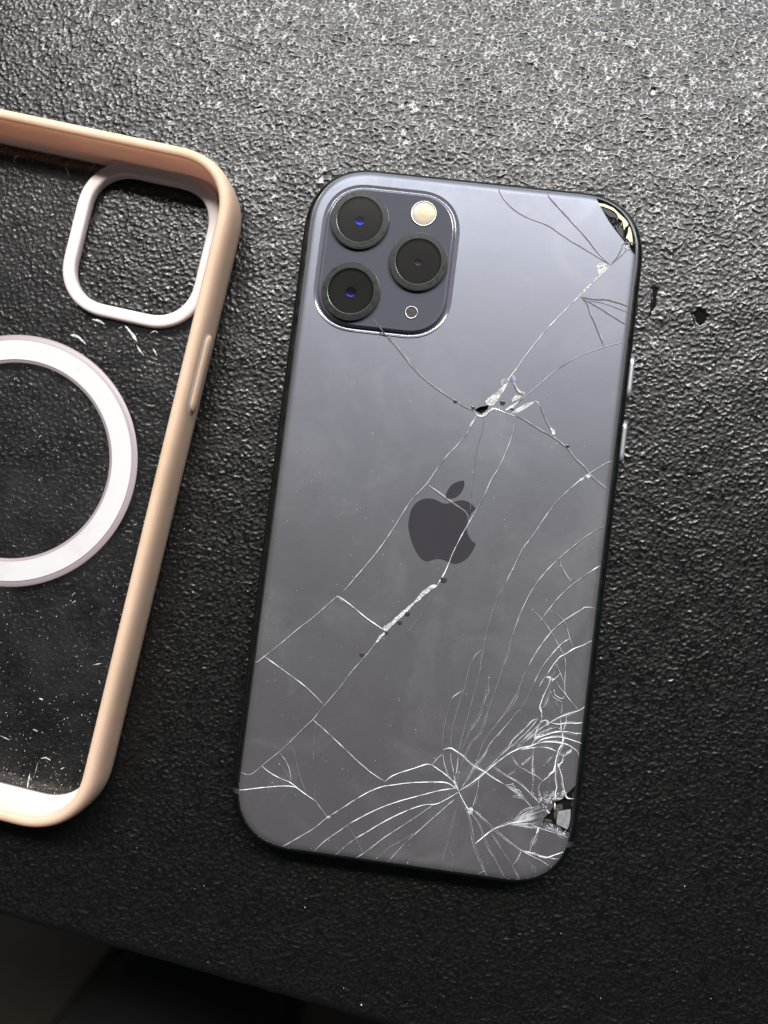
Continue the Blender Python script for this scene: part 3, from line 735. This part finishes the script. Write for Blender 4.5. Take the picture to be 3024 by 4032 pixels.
flake('za', [(890, 400), (920, 370), (960, 350), (1000, 410), (940, 440), (900, 440)]); flake('za', [(505, 100), (560, 60), (640, 20), (600, 60), (520, 110)])
flake('za', [(740, 490), (790, 510), (920, 510), (850, 545), (760, 530)], m=m_crk[2]); flake('za', [(900, 1250), (960, 1270), (980, 1300), (930, 1310)])
flake('z6', [(710, 765), (725, 758), (740, 768), (722, 780)])
# crushed-glass haze fans by the lower right hole: many hair-thin splinters
def splinters(n, a, b2, c, d):
    A, B, C_, D = (np.array(p) for p in at('z5', [a, b2, c, d]))
    for _ in range(n):
        s1, s2 = RNG.uniform(0, 1), RNG.uniform(0, 1)
        p = A + (B - A) * s1 * 0.5 + (RNG.normal(0, .12), RNG.normal(0, .12)); q2 = C_ + (D - C_) * (s1 * 0.7 + 0.3 * s2)
        f0, f1 = sorted(RNG.uniform(0, 1, 2))
        if f1 - f0 < 0.25: continue
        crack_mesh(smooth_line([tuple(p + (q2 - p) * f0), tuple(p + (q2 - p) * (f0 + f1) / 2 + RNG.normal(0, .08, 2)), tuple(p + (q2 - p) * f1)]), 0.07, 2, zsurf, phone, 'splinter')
splinters(44, (740, 1025), (750, 1070), (1020, 870), (1040, 1010))
splinters(22, (730, 1050), (740, 1075), (1020, 1040), (1010, 1095))
splinters(20, (1030, 860), (1040, 800), (1110, 900), (1130, 780))
splinters(9, (1040, 1060), (1030, 1090), (1210, 1110), (1220, 1170))
splinters(8, (690, 690), (700, 715), (880, 800), (930, 890))

# --- what the holes show
def under(zn, pts, z, t, m, name):
    return plate(name, at(zn, pts, z + t), z, z + t, phone, (m,), 0.06)
under('zb', [(290, 430), (450, 460), (640, 545), (760, 660), (870, 760), (970, 870), (960, 930), (900, 970), (870, 1040), (850, 930), (830, 830), (740, 760), (710, 680), (650, 620), (560, 570), (400, 515), (330, 500)], 7.06, .3, m_gold, 'adhesive_strip')
under('zb', [(970, 950), (1010, 970), (1040, 1090), (1060, 1250), (1050, 1380), (1010, 1300), (960, 1240), (910, 1190), (950, 1100)], 7.06, .3, m_gold, 'adhesive_strip')
m_grey = mat('grey_inner_film', (0.055, 0.055, 0.053), 0.65, 0, 0.2)
under('zb', [(350, 520), (560, 580), (700, 700), (720, 770), (560, 740), (440, 640)], 7.05, .1, m_grey, 'inner_film')
under('zb', [(680, 980), (830, 970), (860, 1080), (850, 1180), (870, 1240), (750, 1100)], 7.05, .1, m_grey, 'inner_film')
under('za', [(820, 810), (1090, 770), (1085, 950), (1050, 1130), (1010, 1200), (880, 1130), (780, 1090), (790, 900)], 7.05, .5, m_steel, 'metal_bracket')
under('za', [(740, 690), (910, 640), (915, 760), (830, 790), (780, 880), (740, 1000), (725, 900)], 7.05, .35, m_olive, 'inner_bracket')
under('za', [(1130, 420), (1195, 300), (1215, 360), (1190, 620), (1150, 700), (1100, 680)], 7.05, .3, m_olive, 'inner_bracket')
under('za', [(730, 640), (745, 610), (765, 650), (750, 740), (728, 770)], 7.2, .4, m_crk[3], 'glass_crumb')
under('za', [(500, 1030), (540, 965), (640, 990), (690, 1010), (660, 1030), (560, 1020)], 7.05, .2, mat('brown_tape', (0.07, 0.05, 0.025), .4), 'tape_strip')
under('za', [(480, 1065), (660, 1060), (740, 1110), (790, 1130), (700, 1110), (640, 1085), (520, 1095)], 7.45, .4, m_crk[3], 'glass_crumb')

# --- logo
logo_b = [(530, 935), (570, 926), (600, 929), (630, 944), (655, 972), (628, 1000), (610, 1045), (606, 1085), (617, 1122), (637, 1150), (656, 1163), (640, 1197), (612, 1237), (580, 1261), (545, 1272), (515, 1266), (480, 1251), (450, 1245), (420, 1250), (390, 1258), (360, 1246), (330, 1207), (305, 1150), (290, 1090), (288, 1045), (300, 985), (325, 945), (360, 922), (400, 915), (440, 925), (470, 940), (500, 944)]
logo_l = [(590, 818), (592, 845), (575, 885), (545, 911), (510, 919), (491, 917), (493, 890), (515, 850), (550, 826)]
def closed_smooth(P, corners=()):
    runs, cur = [], [P[0]]
    for i, p in enumerate(P[1:] + [P[0]], 1):
        cur.append(p)
        if (i % len(P)) in corners: runs.append(cur); cur = [p]
    runs.append(cur)
    out = []
    for r in runs:
        if len(r) >= 2: out += smooth_line(r, 0.3)[:-1]
    return out
lp = at('z3', logo_b, 8.03); lf = at('z3', logo_l, 8.03)
logo = plate('logo', closed_smooth(lp, (4, 10)), 7.9, ZG + 0.024, phone, (m_logo,)); logo['label'] = 'dark mirror fruit logo on the back glass'
plate('leaf', closed_smooth(lf, (0, 5)), 7.9, ZG + 0.024, logo, (m_logo,))

# --- camera island
PCX, PCY, PHX, PHY = -17.1, 51.6, 14.25, 15.4
island = sweep('camera_island', rrect(PHX, PHY, 9.2, 2.3, 16, PCX, PCY),
               [(0.10, 7.90), (0.06, 8.15), (0.0, 8.19), (-0.30, 8.10), (-0.62, 8.02), (-0.80, 8.08), (-0.98, 8.55), (-1.10, 8.88), (-1.28, 9.02), (-1.5, 9.05)], phone,
               (mat('island_slope', (0.10, 0.10, 0.125), 0.12, 0, 0.8, tint=(.88, .93, 1)), m_plate), cap_top=True, seg_mat=[0] * 9 + [1])
island.data.polygons[len(island.data.polygons) - 1].use_smooth = False
sharp(island, 50)
m_ring = mat('lens_ring_steel', (0.009, 0.011, 0.010), 0.3, 0.3, 0.22, rough_noise=(700, 0.22, 0.5))
m_ring_edge = mat('lens_ring_edge', (0.50, 0.52, 0.52), 0.3, 1.0)
m_barrel = mat('lens_barrel', (0.004, 0.004, 0.004), 0.6, 0, 0.2)
m_cover, nt, b = nodes_of('lens_cover_glass')
nt.nodes.remove(b)
tr = nt.nodes.new('ShaderNodeBsdfTransparent'); gl = nt.nodes.new('ShaderNodeBsdfGlossy'); gl.inputs['Roughness'].default_value = 0.14
lw = nt.nodes.new('ShaderNodeFresnel'); lw.inputs['IOR'].default_value = 1.55
ms = nt.nodes.new('ShaderNodeMixShader')
tr.inputs[0].default_value = (0.8, 0.8, 0.8, 1)
nt.links.new(lw.outputs[0], ms.inputs[0]); nt.links.new(tr.outputs[0], ms.inputs[1]); nt.links.new(gl.outputs[0], ms.inputs[2])
nt.links.new(ms.outputs[0], nt.nodes['Material Output'].inputs['Surface'])
def dome_prof(r, z, depth, n=8): return [(r * math.cos(math.radians(a)) if a < 90 else 0.0, z - depth * math.sin(math.radians(a))) for a in np.linspace(0, 90, n)]
def lens(x, y, k, iris, m_el):
    root = lathe('lens_ring', [(6.05, 8.95), (6.02, 9.55), (5.94, 9.86), (5.84, 9.94), (4.78, 9.96), (4.71, 9.92), (4.68, 9.82), (4.66, 9.55), (4.3, 9.4), (4.2, 9.08)],
                 x, y, phone, (m_ring, m_ring_edge, m_barrel), 72, [2, 1, 1, 0, 1, 1, 2, 2, 2])
    sharp(root, 14)
    lathe('lens_cover', [(4.70, 9.78), (0.0, 9.79)], x, y, root, (m_cover,), 64)
    lathe('lens_barrel', [(4.4, 9.40), (3.2, 9.30), (iris, 9.18)], x, y, root, (m_barrel,), 56)
    lathe('lens_element', dome_prof(iris, 9.18, 0.10), x, y, root, (m_el,), 40)
m_blue = mat('blue_lens_coating', (0.006, 0.009, 0.085), 0.2, 1.0)
m_vio = mat('violet_lens_coating', (0.014, 0.010, 0.07), 0.2, 1.0)
m_gry = mat('grey_lens_coating', (0.016, 0.014, 0.018), 0.3, 1.0)
lens(-23.5, 58.9, 0, 1.0, m_blue); lens(-23.5, 44.0, 1, 1.1, m_vio); lens(-10.5, 51.6, 2, 0.8, m_gry)
m_bezel = mat('bright_bezel', (0.30, 0.32, 0.36), 0.3, 1.0)
m_flash = mat('flash_diffuser', (0.42, 0.36, 0.30), 0.3, 0, 0.4, noise=(620, (0.48, 0.37, 0.18), 0.47, 0.62), bump=(900, 0.4, 0.1))
fl_ = lathe('flash', [(2.72, 9.0), (2.68, 9.15), (2.5, 9.2), (2.38, 9.12)], -10.65, 61.9, phone, (m_bezel,), 40)
lathe('flash_lens', [(2.40, 9.10), (2.2, 9.2), (1.4, 9.28), (0.0, 9.3)], -10.65, 61.9, fl_, (m_flash,), 40)
mc = lathe('microphone', [(1.40, 9.0), (1.36, 9.16), (1.25, 9.20), (1.10, 9.17), (1.05, 9.07)], -10.65, 41.2, phone, (m_bezel,), 32)
lathe('mesh_grille', [(1.10, 9.10), (0.0, 9.09)], -10.65, 41.2, mc, (mat('grille', (0.06, 0.055, 0.05), .5, .5, bump=(4000, 1, .3)),), 24)
# the crack that crosses the island's lower edge
def z_is(p):
    d = min(p[1] - (PCY - PHY), PHX + 40); return 9.06 if d > 1.0 else max(8.0, 8.0 + 1.05 * min(1, max(0, (d + 0.2)) / 1.0))
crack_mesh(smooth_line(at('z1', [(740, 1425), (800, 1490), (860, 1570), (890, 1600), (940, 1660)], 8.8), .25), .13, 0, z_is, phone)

# --- dust and crumbs
def specks(name, n, place, smin, smax, m, parent, zoff=0.0):
    V, F = [], []
    for _ in range(n):
        x, y, z = place(); r = smin + (smax - smin) * RNG.random() ** 3
        a = RNG.uniform(0, 6.28); st = RNG.uniform(0.5, 1.0); i = len(V)
        for k in range(5):
            t = a + k * 1.2566; rr = r * RNG.uniform(.6, 1.1)
            V.append((x + rr * math.cos(t) * st, y + rr * math.sin(t), z - 0.01))
        V.append((x, y, z + r * RNG.uniform(.35, .8)))
        for k in range(5): F.append((i + k, i + (k + 1) % 5, i + 5))
    o = mesh(name, V, F, parent, (m,), False); o['kind'] = 'stuff'; return o
def on_glass():
    while True:
        p = (RNG.uniform(-34, 34), RNG.uniform(-70, 70))
        if d_edge(p) > .5 and inside(p, OUT) and not (abs(p[0] - PCX) < 15.5 and abs(p[1] - PCY) < 16.5) and not any(inside(p, h) for h in HOLES):
            return p[0], p[1], zsurf(p) + 0.0
specks('dust', 650, on_glass, 0.025, 0.11, m_dust, phone)
def on_cracks():
    _, _, L = LINES[RNG.integers(len(LINES))]; p = L[RNG.integers(len(L))]
    q2 = (p[0] + RNG.normal(0, .12), p[1] + RNG.normal(0, .12)); return q2[0], q2[1], zsurf(p) + 0.02
specks('crack_crumbs', 420, on_cracks, 0.03, 0.15, m_crk[3], phone)
def on_rim():
    i = RNG.integers(len(OUT)); a, c = OUT[i - 1], OUT[i]; t = RNG.random(); return a[0] + (c[0] - a[0]) * t, a[1] + (c[1] - a[1]) * t, ZG - .25
specks('rim_grit', 260, on_rim, 0.03, 0.09, m_crk[2], phone)
def in_poly(zn, pts, z=8.0, zo=0.02):
    P = at(zn, pts, z); xs = [p[0] for p in P]; ys = [p[1] for p in P]
    def f():
        while True:
            q2 = (RNG.uniform(min(xs), max(xs)), RNG.uniform(min(ys), max(ys)))
            if inside(q2, P): return q2[0], q2[1], (zsurf(q2) if z > 7.8 else z) + zo
    return f
specks('crushed_glass', 150, in_poly('z5', [(1000, 760), (1060, 740), (1140, 750), (1130, 830), (1100, 900), (1060, 980), (1020, 1080), (970, 1060), (1010, 900), (985, 850)]), 0.04, 0.20, m_crk[2], phone)
specks('crushed_glass', 60, in_poly('z5', [(1130, 760), (1240, 740), (1250, 780), (1180, 830), (1120, 820)]), 0.04, 0.22, m_crk[3], phone)
specks('crushed_glass', 50, in_poly('z5', [(1030, 1040), (1120, 1060), (1230, 1110), (1290, 1130), (1220, 1160), (1100, 1110)]), 0.04, 0.18, m_crk[3], phone)
specks('crushed_glass', 60, in_poly('z8', [(240, 640), (330, 660), (430, 600), (560, 560), (700, 600), (850, 640), (860, 700), (720, 680), (560, 610), (400, 700)]), 0.03, 0.12, m_crk[3], phone)
specks('crushed_glass', 40, in_poly('zb', [(460, 690), (600, 780), (700, 760), (840, 880), (820, 960), (660, 960), (520, 790)], 7.1), 0.05, 0.25, m_crk[2], phone)
specks('crushed_glass', 40, in_poly('zb', [(850, 1200), (960, 1200), (1040, 1320), (1000, 1440), (880, 1480), (800, 1560), (760, 1560), (860, 1380)], 7.9), 0.04, 0.22, m_crk[3], phone)
specks('crushed_glass', 40, in_poly('z9', [(480, 1700), (640, 1700), (640, 1900), (600, 1960), (500, 1900)]), 0.03, 0.13, m_crk[2], phone)
for look, w, pts in list(LINES):                            # hairlines that run beside the cracks of the shattered corner
    mid = pts[len(pts) // 2]
    if not (mid[0] > 12 and mid[1] < -34) or len(pts) < 9: continue
    for _ in range(2):
        i0 = RNG.integers(0, len(pts) // 2); i1 = RNG.integers(i0 + 4, len(pts)) if i0 + 4 < len(pts) else len(pts)
        off = RNG.choice((-1, 1)) * RNG.uniform(.16, .42); sp = pts[i0:i1]
        if len(sp) < 4: continue
        dx, dy = sp[-1][0] - sp[0][0], sp[-1][1] - sp[0][1]; l = math.hypot(dx, dy) or 1
        run = [(p[0] - dy / l * off * math.sin(math.pi * (.1 + .9 * k / len(sp))), p[1] + dx / l * off * math.sin(math.pi * (.1 + .9 * k / len(sp)))) for k, p in enumerate(sp)]
        crack_mesh(run, .06, 2, zsurf, phone, 'splinter')
# little dark bubbles in the glue along the long crack
for zn, x, y, r in (('z7', 1555, 358, 26), ('z7', 1277, 620, 21), ('z7', 1217, 685, 20), ('z7', 925, 932, 18), ('z8', 660, 500, 42), ('z8', 232, 575, 30), ('z8', 800, 590, 26), ('z8', 1600, 1130, 30), ('z3', 543, 388, 12), ('z7', 1115, 765, 16)):
    (bx, by), (cx, _) = at(zn, [(x, y), (x + r, y)])
    r = abs(cx - bx)
    lathe('glue_bubble', [(r, 7.99), (r * .97, 8.03), (r * .8, 8.06), (r * .4, 8.075), (0, 8.08)], bx, by, phone, (m_logo,), 16)
rd = at('z7', [(894, 876)])[0]
lathe('red_speck', [(.09, 8.0), (.07, 8.05), (0, 8.07)], rd[0], rd[1], phone, (mat('red', (0.75, .04, .08), .4),), 10)

# ------------------------------------------------------------------ the phone case
CA = math.radians(-5.9)
ca_c, ca_s = math.cos(CA), math.sin(CA)
CX, CY = -92.0, -8.1                                       # in the case's own axes
case = empty('phone_case', (CX * ca_c - CY * ca_s, CX * ca_s + CY * ca_c, 0), CA)
tag(case, 'beige rubber edged phone case with a clear back, lying open side up', 'phone case')
m_tan = mat('tan_rubber', (0.60, 0.435, 0.33), 0.58, 0, 0.3, noise=(60, (0.52, 0.38, 0.265), 0.45, 0.75), rough_noise=(400, 0.48, 0.68), bump=(3000, .15, .03))
m_pink = mat('pale_pink_rubber', (0.88, 0.72, 0.66), 0.5, 0, 0.4)
for m in (m_tan, m_pink):
    q_ = m.node_tree.nodes['Principled BSDF']
    q_.inputs['Subsurface Weight'].default_value = 0.9; q_.inputs['Subsurface Scale'].default_value = 0.004
    q_.inputs['Subsurface Radius'].default_value = (1.0, 0.78, 0.62)
m_tan2 = mat('button_rubber', (0.59, 0.42, 0.31), 0.58, 0, 0.3)
m_cream = mat('cream_groove', (0.62, 0.49, 0.40), 0.6, 0, 0.3)
m_rim = mat('camera_rim_rubber', (0.65, 0.575, 0.56), 0.5, 0, 0.4)
CHX, CHY, CCR, CCN = 36.6, 71.9, 14.0, 2.25
wall = [(-1.6, 0.05), (-0.55, 0.25), (-0.12, 1.2), (0.0, 3.2), (0.0, 6.6), (-0.18, 8.6), (-0.65, 10.0), (-1.2, 10.55), (-1.8, 10.75), (-2.4, 10.62),
        (-2.75, 10.3), (-2.82, 9.95), (-2.72, 9.4), (-2.7, 5.5), (-2.8, 3.0), (-3.1, 2.1), (-3.9, 1.62), (-4.2, 1.4), (-4.2, 0.6), (-3.0, 0.1)]
sm = [0] * 10 + [0] + [1] * 9
fw = sweep('bumper', rrect(CHX, CHY, CCR, CCN, 18), wall, case, (m_tan, m_pink), closed_prof=True, seg_mat=sm)
# clear back with the camera opening
m_clear, nt, b = nodes_of('scuffed_clear_plastic')
tr = nt.nodes.new('ShaderNodeBsdfTransparent'); tr.inputs[0].default_value = (0.93, 0.92, 0.93, 1)
b.inputs['Base Color'].default_value = (0.55, 0.55, 0.57, 1); b.inputs['Roughness'].default_value = 0.25; b.inputs['Specular IOR Level'].default_value = 0.5
tc = nt.nodes.new('ShaderNodeTexCoord')
nn = nt.nodes.new('ShaderNodeTexNoise'); nn.inputs['Scale'].default_value = 70; nn.inputs['Detail'].default_value = 8; nn.inputs['Roughness'].default_value = .7
nt.links.new(tc.outputs['Object'], nn.inputs['Vector'])
mr = nt.nodes.new('ShaderNodeMapRange'); mr.inputs['From Min'].default_value = .4; mr.inputs['From Max'].default_value = .8
mr.inputs['To Min'].default_value = .008; mr.inputs['To Max'].default_value = .040
nt.links.new(nn.outputs['Fac'], mr.inputs['Value'])
ms = nt.nodes.new('ShaderNodeMixShader'); nt.links.new(mr.outputs[0], ms.inputs[0]); nt.links.new(tr.outputs[0], ms.inputs[1]); nt.links.new(b.outputs[0], ms.inputs[2])
gl = nt.nodes.new('ShaderNodeBsdfGlossy'); gl.inputs['Roughness'].default_value = 0.12
lw = nt.nodes.new('ShaderNodeFresnel'); lw.inputs['IOR'].default_value = 1.45
m2 = nt.nodes.new('ShaderNodeMixShader'); nt.links.new(lw.outputs[0], m2.inputs[0]); nt.links.new(ms.outputs[0], m2.inputs[1]); nt.links.new(gl.outputs[0], m2.inputs[2])
nt.links.new(m2.outputs[0], nt.nodes['Material Output'].inputs['Surface'])
HCX, HCY, HHX, HHY = -75.85 - CX, 43.85 - CY, 13.35, 14.45
hole_p, hole_n = rrect(HHX, HHY, 8.5, 2.2, 12, HCX, HCY)
pl_p, _ = rrect(CHX - 3.6, CHY - 3.6, CCR - 3.6, CCN, 12)
vv2 = [Vector(p) for p in pl_p + hole_p]; n1_, n2_ = len(pl_p), len(hole_p)
ee = [(i, (i + 1) % n1_) for i in range(n1_)] + [(n1_ + i, n1_ + (i + 1) % n2_) for i in range(n2_)]
xv, xe, xf, *_ = delaunay_2d_cdt(vv2, ee, [], 0, 1e-5)
Vp = [(p[0], p[1], 1.35) for p in xv]
Fp = [f for f in xf if inside((sum(xv[k][0] for k in f) / 3, sum(xv[k][1] for k in f) / 3), pl_p) and not inside((sum(xv[k][0] for k in f) / 3, sum(xv[k][1] for k in f) / 3), hole_p)]
cb = mesh('clear_back', Vp, Fp, case, (m_clear,), False); recalc(cb)
cb['label'] = 'scuffed transparent back panel'
rim = sweep('camera_rim', (hole_p, hole_n), [(0.15, -0.02), (0.0, 0.4), (0.0, 1.9), (0.15, 2.25), (0.5, 2.42), (2.1, 2.42), (2.5, 2.3), (2.7, 1.95), (2.72, 1.2)], case, (m_rim,))
# web between rim and top wall
def lc(zn, pts, z):                                         # photo point to the case's own axes
    out = []
    for x, y in at(zn, pts, z):
        out.append((x * ca_c + y * ca_s - CX, -x * ca_s + y * ca_c - CY))
    return out
wb = lc('zc', [(735, 375), (738, 395), (700, 430), (655, 455), (700, 480), (760, 470), (900, 480), (1250, 560), (1330, 620), (1380, 700), (1420, 640), (1380, 500), (1250, 440), (900, 340)], 2.0)
plate('rim_web', wb, 1.3, 2.39, case, (mat('web_rubber', (0.86, 0.64, 0.54), 0.5, 0, 0.3),), 0.0)
# ring for magnetic charging
RCX, RCY = -92.6 - CX, -8.0 - CY
m_white = mat('white_ring_film', (0.55, 0.54, 0.54), 0.4, 0, 0.4, noise=(90, (0.47, 0.455, 0.45), 0.5, 0.75))
m_lilac = mat('lilac_ring_edge', (0.285, 0.235, 0.25), 0.4)
rg = lathe('magnet_ring', [(22.0, 1.5), (22.0, 1.72), (26.2, 1.72), (26.2, 1.5)], RCX, RCY, case, (m_white,), 160); sharp(rg, 40)
rb = lathe('ring_border', [(21.3, 1.37), (21.4, 1.52), (22.1, 1.56), (26.0, 1.56), (27.3, 1.52), (27.45, 1.37)], RCX, RCY, rg, (m_lilac,), 160)
# side button moulded into the wall
bt = lc('zd', [(1352, 180), (1245, 700)], 8.2)
def wall_pill(name, x, y0, y1, z, rx, rz, m, n=40):
    V, F = [], []; k = 14
    for i in range(n):
        s = i / (n - 1); y = y0 + (y1 - y0) * s
        e = min(y - y0, y1 - y) / (rz * 1.1); g = math.sqrt(max(0.0, 1 - max(0, 1 - e) ** 2))
        for a in range(k):
            t = 2 * math.pi * a / k
            V.append((x + rx * math.cos(t) * (.4 + .6 * g), y, z + rz * math.sin(t) * g))
    for i in range(n - 1):
        for a in range(k):
            b2 = (a + 1) % k; F.append((i * k + a, i * k + b2, (i + 1) * k + b2, (i + 1) * k + a))
    o = mesh(name, V, F, case, (m,)); recalc(o); return o
by0, by1 = min(bt[0][1], bt[1][1]), max(bt[0][1], bt[1][1])
wall_pill('side_button', CHX - 0.1, by0, by1, 6.0, 0.85, 1.9, m_tan2)
wall_pill('button_groove', CHX - 0.55, by0 - 1.3, by1 + 1.0, 6.2, 0.72, 2.9, m_cream)
# scuffs on the clear back
m_scr = mat('scratch_white', (0.62, 0.62, 0.61), 0.4, noise=(1500, (0.2, 0.2, 0.2), 0.45, 0.62))
def scuff(zn, pts, w, look=None):
    P = smooth_line(lc(zn, pts, 1.4), 0.3)
    o = crack_mesh(P, w * 0.7, 3, lambda p: 1.37, case, 'scuff')
    if o: o.data.materials[0] = m_scr
for pts, w in (([(600, 1422), (640, 1430), (685, 1455)], .55), ([(458, 1522), (510, 1538), (560, 1585)], .6), ([(815, 1462), (860, 1515), (895, 1568)], .6), ([(892, 1590), (912, 1625), (940, 1660)], .4),
               ([(980, 1515), (1010, 1498), (1030, 1510)], .5), ([(1000, 1610), (1025, 1660)], .35), ([(775, 1480), (800, 1470)], .4), ([(90, 395), (100, 360), (140, 355)], .3), ([(620, 400), (600, 440)], .35), ([(430, 430), (450, 480)], .3)):
    scuff('zc', pts, w)
for pts, w in (([(330, 1380), (360, 1375), (400, 1395)], .4), ([(215, 1615), (235, 1500)], .35), ([(260, 1150), (295, 1165)], .7), ([(310, 905), (340, 915)], .6), ([(480, 1465), (510, 1452)], .5), ([(270, 1530), (300, 1410)], .12), ([(0, 1200), (75, 1235)], .15), ([(740, 640), (810, 625)], .25), ([(570, 150), (600, 130)], .4)):
    scuff('ze', pts, w)
for pts, w in (([(250, 870), (270, 850)], .5), ([(545, 690), (565, 685)], .35), ([(575, 775), (590, 772)], .3), ([(870, 1440), (895, 1430)], .35), ([(470, 1900), (490, 1880)], .4)):
    scuff('zd', pts, w)
for _ in range(70):
    x, y = RNG.uniform(-30, 31), RNG.uniform(20, 34); a = RNG.normal(2.6, .35); l = RNG.uniform(.8, 3)
    if x < 2: continue
    P = [(x, y), (x + l * math.cos(a), y + l * math.sin(a) * .5)]
    o = crack_mesh(smooth_line(P, .4), .035, 1, lambda p: 1.37, case, 'hairline_scratch')
def on_clear():
    while True:
        x = RNG.uniform(-32, 32); y = -67 + 132 * RNG.random() ** 2.2
        if inside((x, y), pl_p) and not inside((x, y), rrect(HHX + 3, HHY + 3, 9, 2, 8, HCX, HCY)[0]) and math.hypot(x - RCX, y - RCY) > 0: 
            r = math.hypot(x - RCX, y - RCY)
            if 21 < r < 28: continue
            return x, y, 1.36
specks('dust', 3200, on_clear, 0.03, 0.15, m_dust, case)

# ------------------------------------------------------------------ grit on the table
def on_table():
    while True:
        u, v = RNG.uniform(U0, U1), RNG.uniform(3, V1); p = EO + u * ED + v * EV
        if abs(p[0]) < 36.5 and abs(p[1]) < 73: continue
        r, c = int(v / GR), int((u - U0) / GR)
        if r < nv and c < nu: return p[0], p[1], hgt[r, c] + 0.01
g = specks('glass_grit', 420, on_table, 0.05, 0.22, m_crk[3], None)
tag(g, 'tiny pale glass crumbs and dust scattered over the black table', 'grit', 'stuff')
